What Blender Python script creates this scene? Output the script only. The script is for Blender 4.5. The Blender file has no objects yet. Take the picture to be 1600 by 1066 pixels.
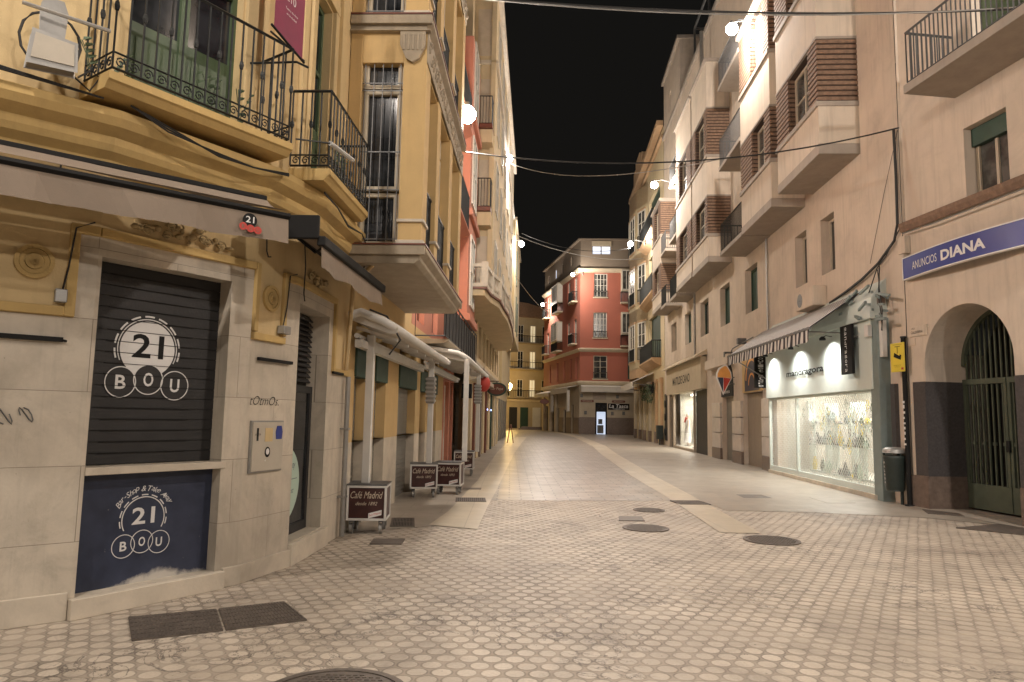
import bpy, math, random
from math import sin, cos, pi, radians, hypot
from mathutils import Vector, Matrix
random.seed(7)
S = bpy.context.scene
C = S.collection
# ------------------------------------------------------------------ camera, sky, exposure
cam = bpy.data.objects.new('camera', bpy.data.cameras.new('camera')); C.objects.link(cam)
cam.data.sensor_width = 36; cam.data.lens = 24.75; cam.data.clip_start = .05; cam.data.clip_end = 2000
_p, _r = math.atan(118.5/1100), radians(1.07)
_f = Vector((0, cos(_p), sin(_p))); _r0 = Vector((1, 0, 0)); _u0 = Vector((0, -sin(_p), cos(_p)))
_rt = _r0*cos(_r)+_u0*sin(_r); _up = _u0*cos(_r)-_r0*sin(_r)
cam.matrix_world = Matrix.Translation((0, 0, 1.55)) @ Matrix((_rt, _up, -_f)).transposed().to_4x4()
S.camera = cam
W = bpy.data.worlds.new('World'); S.world = W; W.use_nodes = True
bg = W.node_tree.nodes['Background']; bg.inputs[0].default_value = (.80, .74, .66, 1); bg.inputs[1].default_value = .0060
S.view_settings.view_transform = 'Standard'; S.view_settings.look = 'None'
S.view_settings.exposure = 0.55; S.view_settings.gamma = 1
LAMP_K = 1.0
# ------------------------------------------------------------------ street lamps (positions of lamps the photo shows, and unseen fill lamps added around the camera)
LAMPS = [(-1.0, 13.75, 7.65, -1), (-.3, 30.6, 13.1, -1), (.5, 44.3, 12.6, -1), (6.62, 20.6, 13.6, 1), (7.2, 35.3, 13.6, 1),
         (8.0, 47.3, 13.5, 1), (5.75, 66.9, 15.3, 1), (3.5, 81.0, 14.6, 1)]
FILL_LAMPS = [(-3.2, 1.0, 9.5, -1), (7.6, 5.5, 9.5, 1), (-5.5, -9, 9, -1), (6.5, -6, 7.5, 1)]

# ------------------------------------------------------------------ materials
def lin(c): return tuple(((v/12.92) if v <= .04045 else ((v+.055)/1.055)**2.4) for v in c)
class NT:
    def __init__(s, name):
        s.m = bpy.data.materials.new(name); s.m.use_nodes = True; s.t = s.m.node_tree; s.b = s.t.nodes['Principled BSDF']
    def n(s, kind, **kw):
        o = s.t.nodes.new(kind)
        for k, v in kw.items():
            if k.startswith('i_'):
                key = k[2:]; key = int(key) if key.isdigit() else key.replace('_', ' ')
                s.set(o.inputs[key], v)
            else: setattr(o, k, v)
        return o
    def set(s, sock, v):
        if hasattr(v, 'is_linked') or isinstance(v, bpy.types.NodeSocket): s.t.links.new(v, sock)
        elif isinstance(v, (tuple, list)) and len(v) == 3 and sock.type == 'RGBA': sock.default_value = (*v, 1)
        else: sock.default_value = v
    def math(s, op, a, b=0., c=None):
        o = s.t.nodes.new('ShaderNodeMath'); o.operation = op; s.set(o.inputs[0], a); s.set(o.inputs[1], b)
        if c is not None: s.set(o.inputs[2], c)
        return o.outputs[0]
    def noise(s, scale, vec=None, detail=4, rough=.55, dist=0.):
        o = s.n('ShaderNodeTexNoise'); o.inputs['Scale'].default_value = scale; o.inputs['Detail'].default_value = detail
        o.inputs['Roughness'].default_value = rough; o.inputs['Distortion'].default_value = dist
        if vec is not None: s.t.links.new(vec, o.inputs['Vector'])
        return o.outputs['Fac']
    def coord(s, scale=(1, 1, 1), rot=(0, 0, 0), loc=(0, 0, 0)):
        tc = s.n('ShaderNodeTexCoord'); mp = s.n('ShaderNodeMapping')
        mp.inputs['Scale'].default_value = scale; mp.inputs['Rotation'].default_value = rot; mp.inputs['Location'].default_value = loc
        s.t.links.new(tc.outputs['Object'], mp.inputs['Vector']); return mp.outputs[0]
    def ramp(s, fac, a, b, ca=(0, 0, 0), cb=(1, 1, 1)):
        o = s.n('ShaderNodeValToRGB'); o.color_ramp.elements[0].position = a; o.color_ramp.elements[1].position = b
        o.color_ramp.elements[0].color = (*ca, 1); o.color_ramp.elements[1].color = (*cb, 1); s.t.links.new(fac, o.inputs[0]); return o.outputs[0]
    def mix(s, fac, a, b, mode='MIX'):
        o = s.n('ShaderNodeMix', data_type='RGBA', blend_type=mode); s.set(o.inputs[0], fac); s.set(o.inputs[6], a); s.set(o.inputs[7], b); return o.outputs[2]
    def bump(s, h, strength=.3, dist=.01):
        o = s.n('ShaderNodeBump'); o.inputs['Strength'].default_value = strength; o.inputs['Distance'].default_value = dist
        s.t.links.new(h, o.inputs['Height']); s.t.links.new(o.outputs[0], s.b.inputs['Normal'])
def sc(c, k): return tuple(min(1, v*k) for v in c)
def mat(name, col, rough=.8, var=.12, scale=3., grime=0., bump=.15, bscale=60., metal=0., streak=0., spec=.5):
    """plain surface with blotches, fine grain, rain streaks"""
    t = NT(name); b = t.b
    b.inputs['Metallic'].default_value = metal; b.inputs['Specular IOR Level'].default_value = spec
    v = t.coord()
    n1 = t.noise(scale, v, 5); c = t.mix(t.ramp(n1, .3, .7), sc(col, 1-var), sc(col, 1+var))
    n2 = t.noise(bscale, v, 3)
    c = t.mix(t.math('MULTIPLY', n2, .25), c, sc(col, .7))
    if streak:
        vs = t.coord((5, 5, .35)); n3 = t.noise(1.6, vs, 6, .65)
        c = t.mix(t.math('MULTIPLY', t.ramp(n3, .5, .75), streak), c, sc(col, .45))
    if grime:
        n4 = t.noise(1.1, v, 8, .7, .6)
        c = t.mix(t.math('MULTIPLY', t.ramp(n4, .48, .72), grime), c, sc((.09, .075, .06), 1))
    t.set(b.inputs['Base Color'], c)
    t.set(b.inputs['Roughness'], t.math('ADD', t.math('MULTIPLY', n1, .25), rough-.12))
    if bump: t.bump(t.math('ADD', t.math('MULTIPLY', n1, 1.5), n2), bump, .008)
    return t.m
def emat(name, col, e, base=(.8, .8, .8)):
    t = NT(name); t.b.inputs['Base Color'].default_value = (*base, 1); t.b.inputs['Emission Color'].default_value = (*col, 1)
    t.b.inputs['Emission Strength'].default_value = e; return t.m
def stone(name, col, bw, bh, mortar=(.2, .17, .13), ms=.004, rough=.55, grime=.35, var=.15, off=.5, xz=True, bump=.3, streak=.0):
    t = NT(name); tc = t.n('ShaderNodeTexCoord'); sx = t.n('ShaderNodeSeparateXYZ'); t.t.links.new(tc.outputs['Object'], sx.inputs[0])
    cb = t.n('ShaderNodeCombineXYZ'); t.set(cb.inputs[0], t.math('ADD', sx.outputs[0], t.math('MULTIPLY', sx.outputs[1], 1. if xz else 0.)))
    t.set(cb.inputs[1], sx.outputs[2] if xz else sx.outputs[1])
    br = t.n('ShaderNodeTexBrick', offset=off); t.t.links.new(cb.outputs[0], br.inputs['Vector'])
    for k, v in dict(Scale=1., Brick_Width=bw, Row_Height=bh, Mortar_Size=ms, Mortar_Smooth=.3).items(): br.inputs[k.replace('_', ' ')].default_value = v
    br.inputs['Color1'].default_value = (*sc(col, 1-var), 1); br.inputs['Color2'].default_value = (*sc(col, 1+var), 1); br.inputs['Mortar'].default_value = (*mortar, 1)
    v = t.coord(); n1 = t.noise(1.3, v, 8, .65, .4); n2 = t.noise(40, v, 4)
    c = t.mix(t.math('MULTIPLY', t.ramp(n1, .42, .68), grime), br.outputs['Color'], sc(col, .42))
    c = t.mix(t.math('MULTIPLY', t.ramp(t.noise(5., v, 6, .7), .5, .8), grime*.6), c, (.3, .24, .16))
    c = t.mix(t.math('MULTIPLY', t.ramp(t.noise(2.3, t.coord((1, 1, .6), loc=(4, 7, 2)), 9, .75, .8), .52, .70), grime*.8), c, sc(col, .38))
    c = t.mix(t.math('MULTIPLY', t.ramp(t.noise(30, v, 2, .5), .74, .78), grime), c, (.06, .05, .04))
    c = t.mix(t.math('MULTIPLY', n2, .3), c, sc(col, .75))
    if streak:
        n3 = t.noise(1.6, t.coord((6, 6, .4)), 6, .65); c = t.mix(t.math('MULTIPLY', t.ramp(n3, .5, .75), streak), c, sc(col, .4))
    t.set(t.b.inputs['Base Color'], c); t.set(t.b.inputs['Roughness'], t.math('ADD', t.math('MULTIPLY', n1, .3), rough-.12))
    t.bump(t.math('ADD', t.math('MULTIPLY', br.outputs['Fac'], -1.2), t.math('MULTIPLY', n2, .4)), bump, .006)
    return t.m
def glassmat(name, col=(.02, .022, .025), rough=.08):
    t = NT(name); t.b.inputs['Roughness'].default_value = rough; v = t.coord()
    t.set(t.b.inputs['Base Color'], t.mix(t.ramp(t.noise(2.5, v, 3), .4, .6), sc(col, .6), sc(col, 1.8))); t.b.inputs['Specular IOR Level'].default_value = .7
    return t.m
M = {}
M['ochre'] = mat('ochre_plaster', (.60, .45, .235), .85, .10, 2.2, .12, .2, 70, streak=.25)
M['ochre_trim'] = mat('ochre_trim', (.52, .36, .14), .8, .12, 3, .2, .15, 60, streak=.25)
M['relief'] = mat('aged_relief', (.40, .30, .15), .85, .25, 9, .6, .4, 40)
M['stone_a'] = stone('cream_stone_cladding', (.58, .51, .41), 1.3, .56, (.20, .165, .125), .003, .5, .55, .07, streak=.35)
M['stone_sill'] = mat('stone_sill', (.57, .50, .40), .55, .12, 4, .35, .15, 50)
M['yellow'] = mat('yellow_plaster', (.57, .395, .18), .85, .08, 2, .08, .15, 60, streak=.18)
M['cream'] = mat('cream_plaster', (.58, .49, .35), .85, .1, 2, .1, .15, 60, streak=.2)
M['creamwarm'] = mat('warm_cream_plaster', (.57, .45, .28), .85, .1, 2, .1, .15, 60, streak=.2)
M['cream2'] = mat('cream_paint_wood', (.56, .49, .37), .6, .08, 3, .1, .1, 50, streak=.1)
M['greystone'] = mat('grey_stone_moulding', (.36, .30, .22), .85, .15, 4, .25, .3, 50, streak=.3)
M['beige'] = mat('beige_render', (.60, .505, .41), .9, .10, 1.0, .20, .15, 80, streak=.35)
M['beige2'] = mat('beige_parapet', (.61, .52, .42), .9, .07, 1.5, .08, .1, 80, streak=.4)
M['slab'] = mat('grey_slab_edge', (.36, .31, .26), .85, .1, 3, .15, .1, 60, streak=.2)
M['brick'] = mat('raked_brick', (.215, .135, .09), .85, .3, 11, .15, .3, 60)
M['brickgap'] = mat('brick_joint', (.055, .035, .025), .95, .2, 8)
M['salmon'] = mat('salmon_plaster', (.50, .20, .13), .85, .08, 2, .05, .1, 60, streak=.1)
M['red'] = mat('red_plaster', (.40, .13, .085), .88, .06, .8, .05, .1, 40, streak=.12)
M['orange'] = mat('orange_trim', (.50, .33, .19), .8, .1, 3, .1, .1, 50, streak=.1)
M['paleyellow'] = mat('pale_yellow_wall', (.56, .46, .29), .85, .08, 2, .08, .1, 50, streak=.1)
M['tan'] = mat('tan_facade', (.46, .38, .25), .85, .08, 1, .08, .1, 30, streak=.1)
M['iron'] = mat('black_iron', (.022, .024, .024), .5, .2, 20, 0, .1, 80, .4)
M['iron_grey'] = mat('grey_iron_bars', (.14, .14, .14), .5, .15, 20, 0, .1, 80, .5)
M['white'] = mat('white_paint', (.66, .64, .60), .5, .06, 4, .12, .1, 40, streak=.12)
M['whitewood'] = mat('white_window_wood', (.62, .58, .50), .5, .06, 5, .05, .08, 50)
M['beigewood'] = mat('beige_window_wood', (.50, .42, .32), .55, .08, 5, .08, .08, 50)
M['greendoor'] = mat('green_shutter_wood', (.065, .10, .05), .55, .12, 5, .1, .15, 40)
M['greendark'] = mat('dark_green_blind', (.03, .065, .045), .6, .15, 6, .05, .15, 40)
M['greengate'] = mat('olive_green_iron', (.085, .10, .068), .55, .15, 6, .25, .15, 40)
M['shut_dark'] = mat('black_roller_shutter', (.019, .018, .018), .62, .3, 6, 0, .2, 40, streak=.2)
M['shut_grey'] = mat('grey_roller_shutter', (.27, .255, .22), .5, .1, 5, .15, .1, 40, .3, streak=.3)
M['shut_beige'] = mat('beige_roller_shutter', (.33, .27, .21), .55, .1, 5, .1, .1, 40, .1, streak=.25)
M['navy'] = mat('navy_panel', (.020, .025, .042), .45, .3, 5, 0, .08, 40)
M['vinyl'] = mat('white_vinyl', (.72, .71, .69), .5, .05, 4, 0, .05)
M['black'] = mat('black_paint', (.010, .0095, .009), .7, .2, 5, 0, .05, spec=.25)
M['rubber'] = mat('cable_rubber', (.018, .017, .016), .6, .2, 9, 0, .05)
M['awn'] = mat('taupe_awning_cloth', (.235, .185, .14), .9, .08, 2, .08, .25, 220)
M['awnbeige'] = mat('beige_awning_cloth', (.50, .42, .30), .9, .08, 3, .1, .2, 150)
M['awnwhite'] = mat('white_awning_cloth', (.60, .56, .50), .85, .08, 2, .12, .2, 90)
M['magenta'] = mat('magenta_banner_cloth', (.22, .025, .065), .7, .12, 4, 0, .15, 90)
M['maroon'] = mat('maroon_panel', (.050, .014, .012), .4, .25, 8, .1, .05)
M['alu'] = mat('brushed_aluminium', (.50, .49, .47), .35, .08, 8, .1, .05, 60, .7)
M['metalgrey'] = mat('galvanised_pipe', (.33, .32, .30), .45, .12, 8, .2, .1, 40, .6)
M['pipeochre'] = mat('painted_drain_pipe', (.47, .34, .17), .6, .1, 4, .2, .1)
M['boxbeige'] = mat('meter_box_door', (.46, .41, .33), .5, .06, 6, .15, .1)
M['blue'] = mat('blue_sign_panel', (.022, .038, .23), .4, .06, 3, 0, .03)
M['granite'] = mat('dark_granite', (.075, .068, .068), .35, .25, 25, .1, .03, 90)
M['granite_b'] = mat('brown_granite', (.17, .125, .10), .45, .25, 12, .25, .05, 70)
M['mint'] = mat('mint_shopfront_paint', (.58, .64, .60), .45, .05, 3, .05, .05, 50)
M['teal'] = mat('grey_teal_metal', (.22, .27, .26), .5, .12, 4, .2, .1, 40, .2)
M['grille'] = mat('galvanised_grille', (.66, .68, .65), .5, .05, 6, 0, 0, 40, 0.)
M['sticker'] = mat('pale_green_sticker', (.42, .55, .46), .4, .04, 4, 0, 0)
M['yellowsign'] = mat('yellow_sign_plate', (.72, .56, .06), .45, .05, 5, .1, .02)
M['redp'] = mat('red_plastic', (.50, .05, .035), .5, .1, 5, 0, .05)
M['orangep'] = mat('orange_plastic', (.80, .38, .10), .5, .06, 5, 0, .05)
M['binm'] = mat('dark_green_bin', (.022, .032, .028), .45, .2, 6, .1, .05)
M['castiron'] = mat('cast_iron_cover', (.15, .125, .105), .55, .3, 18, .3, .35, 45, .5)
M['woodred'] = mat('red_brown_wood', (.15, .045, .025), .5, .15, 6, .1, .1)
M['roof'] = mat('roof_tiles', (.24, .15, .10), .9, .2, 4, .2, .3, 20)
M['attic'] = mat('grey_tan_attic', (.27, .215, .16), .9, .06, 1, .1, .1, 40)
M['tilepale'] = mat('pale_marble_pier', (.56, .50, .45), .4, .1, 4, .2, .05)
M['skin'] = mat('mannequin_plastic', (.62, .5, .42), .4, .03, 4, 0, 0)
M['gold'] = mat('pale_gold_lettering', (.62, .52, .40), .45, .05, 5, 0, 0)
M['floorin'] = mat('shop_interior', (.55, .52, .45), .7, .05, 3, 0, 0)
M['tasca'] = mat('tasca_wall_cream', (.47, .40, .30), .85, .08, 2, .1, .1)
M['glass'] = glassmat('dark_window_glass')
M['glassblue'] = glassmat('curtained_glass', (.06, .06, .055), .2)
M['lampglow'] = emat('lamp_glow', (1, .93, .80), 60)
M['warmglow'] = emat('warm_lantern_glow', (1, .62, .16), 45)
M['litwin'] = emat('lit_window', (.70, .80, 1), .6)
M['litshop'] = emat('lit_shop_panel', (1, .96, .86), 4.0)
M['litdim'] = emat('dim_lit_curtain', (1, .8, .45), .35)
M['ledblue'] = emat('blue_led', (.3, .4, 1), 8)
M['blindlit'] = mat('white_window_blind', (.80, .77, .68), .7, .03, 4, 0, .05)
def clearglass():
    t = NT('clear_shop_glass'); nt = t.t; g = t.n('ShaderNodeBsdfGlossy'); g.inputs['Roughness'].default_value = .03
    tr = t.n('ShaderNodeBsdfTransparent'); mx = t.n('ShaderNodeMixShader'); fr = t.n('ShaderNodeLayerWeight'); fr.inputs[0].default_value = .5
    t.set(mx.inputs[0], t.math('ADD', .04, t.math('MULTIPLY', t.math('POWER', fr.outputs['Facing'], 5.), .6))); nt.links.new(tr.outputs[0], mx.inputs[1]); nt.links.new(g.outputs[0], mx.inputs[2])
    nt.links.new(mx.outputs[0], nt.nodes['Material Output'].inputs[0]); return t.m
M['clear'] = clearglass()
def navy_scraped():
    t = NT('navy_panel_scraped'); tc = t.n('ShaderNodeTexCoord'); sx = t.n('ShaderNodeSeparateXYZ'); t.t.links.new(tc.outputs['Object'], sx.inputs[0])
    v = t.coord(); n = t.noise(9, v, 8, .75); nb = t.noise(3, v, 4)
    h = t.math('SUBTRACT', .262, t.math('ADD', sx.outputs[2], t.math('MULTIPLY', t.math('ABSOLUTE', t.math('SUBTRACT', sx.outputs[0], .75)), .16))); h = t.math('ADD', h, t.math('MULTIPLY', t.math('SUBTRACT', n, .5), .14)); h = t.math('ADD', h, t.math('MULTIPLY', t.math('SUBTRACT', nb, .5), .12))
    m = t.ramp(h, .035, .085); c = t.mix(t.ramp(t.noise(5, v, 4), .3, .7), (.017, .024, .048), (.034, .044, .080))
    sp = t.ramp(t.noise(26, v, 3, .7), .70, .76); c = t.mix(t.math('MULTIPLY', sp, .35), c, (.4, .38, .33))
    t.set(t.b.inputs['Base Color'], t.mix(m, c, (.50, .47, .42))); t.b.inputs['Roughness'].default_value = .45; return t.m
M['navy'] = navy_scraped()
def stripes():
    t = NT('striped_awning_cloth'); tc = t.n('ShaderNodeTexCoord'); sx = t.n('ShaderNodeSeparateXYZ'); t.t.links.new(tc.outputs['Object'], sx.inputs[0])
    k = t.math('FRACT', t.math('MULTIPLY', sx.outputs[0], 1/.28)); m = t.math('GREATER_THAN', k, .5)
    t.set(t.b.inputs['Base Color'], t.mix(m, (.62, .59, .55), (.035, .03, .035))); t.b.inputs['Roughness'].default_value = .85; return t.m
M['stripes'] = stripes()
def discs():
    """hexagonal tiles, each with a pale round boss, in grey mortar"""
    t = NT('round_boss_paving'); tc = t.n('ShaderNodeTexCoord'); sx = t.n('ShaderNodeSeparateXYZ'); t.t.links.new(tc.outputs['Object'], sx.inputs[0])
    wob = t.noise(1.2, t.coord(), 2); A = .148; B2 = A*math.sqrt(3)
    wob2 = t.noise(1.0, t.coord(loc=(7, 3, 0)), 2)
    X = t.math('DIVIDE', t.math('ADD', sx.outputs[0], t.math('MULTIPLY', wob, .045)), A); Y = t.math('DIVIDE', t.math('ADD', sx.outputs[1], t.math('MULTIPLY', wob2, .045)), B2)
    ds = []; ids = []
    for o in (0., .5):
        x = t.math('ADD', X, o); y = t.math('ADD', Y, o); fx = t.math('FLOOR', x); fy = t.math('FLOOR', y)
        ux = t.math('SUBTRACT', t.math('SUBTRACT', x, fx), .5); uy = t.math('MULTIPLY', t.math('SUBTRACT', t.math('SUBTRACT', y, fy), .5), 1.7320508)
        ds.append(t.math('SQRT', t.math('ADD', t.math('MULTIPLY', ux, ux), t.math('MULTIPLY', uy, uy))))
        ids.append(t.math('ADD', t.math('ADD', t.math('MULTIPLY', fx, 12.9898), t.math('MULTIPLY', fy, 78.233)), o*31.7))
    d = t.math('MINIMUM', ds[0], ds[1]); sel = t.math('GREATER_THAN', ds[0], ds[1])
    idv = t.math('ADD', t.math('MULTIPLY', ids[0], t.math('SUBTRACT', 1., sel)), t.math('MULTIPLY', ids[1], sel))
    wn = t.n('ShaderNodeTexWhiteNoise', noise_dimensions='1D'); t.set(wn.inputs['W'], idv); rnd = wn.outputs['Value']
    v = t.coord(); fine = t.noise(45, v, 5, .65); big = t.noise(.35, v, 5, .6, .5); med = t.noise(2.2, v, 6, .65)
    dd = t.math('ADD', d, t.math('MULTIPLY', t.math('SUBTRACT', fine, .5), .07))
    m = t.ramp(dd, .365, .425, (1, 1, 1), (0, 0, 0))
    ring = t.math('MULTIPLY', t.ramp(dd, .39, .42), t.ramp(dd, .44, .50, (1, 1, 1), (0, 0, 0)))
    base = t.mix(t.ramp(med, .3, .7), (.40, .34, .27), (.27, .228, .18))
    top = t.mix(rnd, (.50, .43, .345), (.58, .505, .41)); top = t.mix(t.math('MULTIPLY', t.ramp(fine, .35, .7), .35), top, (.30, .25, .19))
    worn = t.ramp(t.math('ADD', t.math('MULTIPLY', t.noise(.7, v, 4, .6, .5), .9), t.math('MULTIPLY', rnd, .1)), .42, .60)
    m2 = t.math('MULTIPLY', m, t.math('ADD', .42, t.math('MULTIPLY', worn, .58)))
    c = t.mix(m2, base, top)
    c = t.mix(t.math('MULTIPLY', ring, t.math('ADD', .08, t.math('MULTIPLY', t.ramp(med, .38, .66), .62))), c, (.105, .085, .068))
    c = t.mix(t.math('MULTIPLY', t.ramp(t.noise(1.1, v, 9, .74, 1.), .50, .70), .55), c, (.12, .10, .08))
    cr = t.noise(1.5, v, 9, .62, 2.2); cw = t.math('ABSOLUTE', t.math('SUBTRACT', cr, .5)); cmask = t.ramp(t.noise(.6, t.coord(loc=(3, 9, 0)), 3), .50, .56)
    c = t.mix(t.math('MULTIPLY', t.math('MULTIPLY', t.ramp(cw, .0, .016, (1, 1, 1), (0, 0, 0)), cmask), .85), c, (.05, .04, .035))
    wet = t.ramp(t.noise(.28, t.coord(loc=(11, 2, 0)), 6, .6, 1.), .50, .70)
    c = t.mix(t.math('MULTIPLY', wet, .38), c, (.17, .135, .105))
    c = t.mix(t.math('MULTIPLY', t.ramp(t.noise(14, v, 3, .6), .69, .73), .75), c, (.045, .038, .032))
    t.set(t.b.inputs['Base Color'], c); t.set(t.b.inputs['Roughness'], t.math('SUBTRACT', t.math('ADD', .52, t.math('MULTIPLY', fine, .3)), t.math('MULTIPLY', m, .12)))
    t.bump(t.math('ADD', t.math('MULTIPLY', m, .8), t.math('MULTIPLY', fine, .45)), .55, .006); return t.m
M['discs'] = discs()
M['lane'] = stone('lane_paving_bricks', (.33, .285, .23), .46, .24, (.06, .05, .042), .014, .30, .35, .22, .5, False, .35)
M['walk'] = stone('sidewalk_slabs', (.34, .295, .24), 1.1, .6, (.17, .14, .11), .005, .36, .30, .05, .5, False, .2)
M['strip'] = stone('pale_stone_strip', (.52, .45, .34), .62, .9, (.30, .25, .19), .006, .32, .22, .08, 0., False, .2)
M['ramp'] = stone('entrance_slabs', (.40, .35, .29), 3., .16, (.16, .13, .11), .012, .5, .35, .05, 0., False, .3)

# ------------------------------------------------------------------ frames and mesh collecting
class FR:
    """vertical facade frame: x runs right along the wall for someone facing it, o out of the wall, z up"""
    def __init__(s, x, y, h):
        s.x, s.y, s.h = x, y, h; a = radians(h); s.d = (sin(a), cos(a)); s.n = (cos(a), -sin(a))
    def w(s, x, o, z): return (s.x+s.d[0]*x+s.n[0]*o, s.y+s.d[1]*x+s.n[1]*o, z)
    def at(s, x, o=0): p = s.w(x, o, 0); return FR(p[0], p[1], s.h)
    def turn(s, dh, x=0, o=0): p = s.w(x, o, 0); return FR(p[0], p[1], s.h+dh)
    def mtx(s, z=0): return Matrix.Translation((s.x, s.y, z)) @ Matrix.Rotation(radians(90-s.h), 4, 'Z')
WF = FR(0, 0, 90)      # world frame: x = x, o = -y
class MB:
    def __init__(s, fr=WF): s.v = []; s.f = []; s.fr = fr
    def pts(s, ps): i = len(s.v); s.v += [s.fr.w(*p) for p in ps]; return i
    def box(s, x0, x1, o0, o1, z0, z1):
        i = s.pts([(x0, o0, z0), (x1, o0, z0), (x1, o1, z0), (x0, o1, z0), (x0, o0, z1), (x1, o0, z1), (x1, o1, z1), (x0, o1, z1)])
        s.f += [tuple(i+k for k in q) for q in ((0, 1, 2, 3), (4, 7, 6, 5), (0, 4, 5, 1), (1, 5, 6, 2), (2, 6, 7, 3), (3, 7, 4, 0))]; return s
    def quad(s, *ps): i = s.pts(ps); s.f.append(tuple(range(i, i+len(ps)))); return s
    def prism(s, pts, a, b, ax='o'):
        """polygon extruded: ax 'o' -> pts (x,z); 'z' -> pts (x,o); 'x' -> pts (o,z)"""
        g = {'o': lambda p, t: (p[0], t, p[1]), 'z': lambda p, t: (p[0], p[1], t), 'x': lambda p, t: (t, p[0], p[1])}[ax]
        n = len(pts); i = s.pts([g(p, a) for p in pts]); j = s.pts([g(p, b) for p in pts])
        s.f.append(tuple(range(i, i+n))); s.f.append(tuple(range(j+n-1, j-1, -1)))
        for k in range(n): s.f.append((i+k, i+(k+1) % n, j+(k+1) % n, j+k))
        return s
    def ring(s, cx, cz, r0, r1, o0, o1, n=28, a0=0, a1=2*pi):
        for k in range(n):
            a, b = a0+(a1-a0)*k/n, a0+(a1-a0)*(k+1)/n
            P = [(cx+r*cos(t), cz+r*sin(t)) for r, t in ((r0, a), (r1, a), (r1, b), (r0, b))]
            if r0 <= 1e-6: P = P[1:]
            s.prism(P, o0, o1)
        return s
    def disc(s, cx, cz, r, o0, o1, n=28, rz=None): return s.prism([(cx+r*cos(2*pi*k/n), cz+(rz or r)*sin(2*pi*k/n)) for k in range(n)], o0, o1)
    def cyl(s, x, o, z0, z1, r, r1=None, n=12):
        r1 = r if r1 is None else r1; i = s.pts([(x+r*cos(2*pi*k/n), o+r*sin(2*pi*k/n), z0) for k in range(n)]); j = s.pts([(x+r1*cos(2*pi*k/n), o+r1*sin(2*pi*k/n), z1) for k in range(n)])
        s.f.append(tuple(range(i, i+n))); s.f.append(tuple(range(j+n-1, j-1, -1)))
        for k in range(n): s.f.append((i+k, i+(k+1) % n, j+(k+1) % n, j+k))
        return s
    def lathe(s, x, o, prof, n=14, sx=1., so=1.):
        R = [s.pts([(x+r*sx*cos(2*pi*k/n), o+r*so*sin(2*pi*k/n), z) for k in range(n)]) for r, z in prof]
        for a, b in zip(R, R[1:]):
            for k in range(n): s.f.append((a+k, a+(k+1) % n, b+(k+1) % n, b+k))
        s.f.append(tuple(range(R[0], R[0]+n))); s.f.append(tuple(range(R[-1]+n-1, R[-1]-1, -1))); return s
    def ball(s, x, o, z, r, rz=None, n=12, m=8):
        rz = rz or r; return s.lathe(x, o, [(max(.001, r*sin(pi*k/m)), z-rz*cos(pi*k/m)) for k in range(m+1)], n)
    def tube(s, ps, r, n=6):
        ps = [Vector(s.fr.w(*p)) for p in ps]; R = []
        for k, p in enumerate(ps):
            t = (ps[min(k+1, len(ps)-1)]-ps[max(k-1, 0)]).normalized(); a = Vector((0, 0, 1)) if abs(t.z) < .9 else Vector((1, 0, 0))
            u = t.cross(a).normalized(); w = t.cross(u); i = len(s.v)
            s.v += [tuple(p+u*(r*cos(2*pi*q/n))+w*(r*sin(2*pi*q/n))) for q in range(n)]; R.append(i)
        for a, b in zip(R, R[1:]):
            for k in range(n): s.f.append((a+k, a+(k+1) % n, b+(k+1) % n, b+k))
        s.f.append(tuple(range(R[0], R[0]+n))); s.f.append(tuple(range(R[-1]+n-1, R[-1]-1, -1))); return s
    def wall(s, x0, x1, z0, z1, ops=(), dep=.25, o=0., arch=None):
        xs = sorted({x0, x1, *[q for a in ops for q in a[:2]]}); zs = sorted({z0, z1, *[q for a in ops for q in a[2:4]]})
        xs = [q for q in xs if x0 <= q <= x1]; zs = [q for q in zs if z0 <= q <= z1]
        for a, b in zip(xs, xs[1:]):
            for c, d in zip(zs, zs[1:]):
                mx, mz = (a+b)/2, (c+d)/2
                if not any(q[0] < mx < q[1] and q[2] < mz < q[3] for q in ops): s.quad((a, o, c), (b, o, c), (b, o, d), (a, o, d))
        for q in ops:
            a, b, c, d = max(q[0], x0), min(q[1], x1), max(q[2], z0), min(q[3], z1); e = o-dep
            s.quad((a, o, c), (a, o, d), (a, e, d), (a, e, c)); s.quad((b, o, c), (b, o, d), (b, e, d), (b, e, c))
            s.quad((a, o, d), (b, o, d), (b, e, d), (a, e, d)); s.quad((a, o, c), (b, o, c), (b, e, c), (a, e, c))
        return s
    def sweep(s, path, prof):
        """moulding along plan path [(x,y) world], profile [(o,z)], outward is to the right of travel"""
        n = len(path); nor = []
        for k in range(n-1):
            dx, dy = path[k+1][0]-path[k][0], path[k+1][1]-path[k][1]; L = hypot(dx, dy); nor.append((dy/L, -dx/L))
        ring = []
        for k in range(n):
            a = nor[max(k-1, 0)]; b = nor[min(k, n-2)]; mx, my = a[0]+b[0], a[1]+b[1]; L = mx*mx+my*my; q = 2/L
            ring.append((mx*q, my*q))
        I = []
        for k in range(n):
            i = len(s.v); s.v += [(path[k][0]+ring[k][0]*o, path[k][1]+ring[k][1]*o, z) for o, z in prof]; I.append(i)
        m = len(prof)
        for a, b in zip(I, I[1:]):
            for k in range(m): s.f.append((a+k, a+(k+1) % m, b+(k+1) % m, b+k))
        s.f.append(tuple(range(I[0], I[0]+m))); s.f.append(tuple(range(I[-1]+m-1, I[-1]-1, -1))); return s
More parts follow.
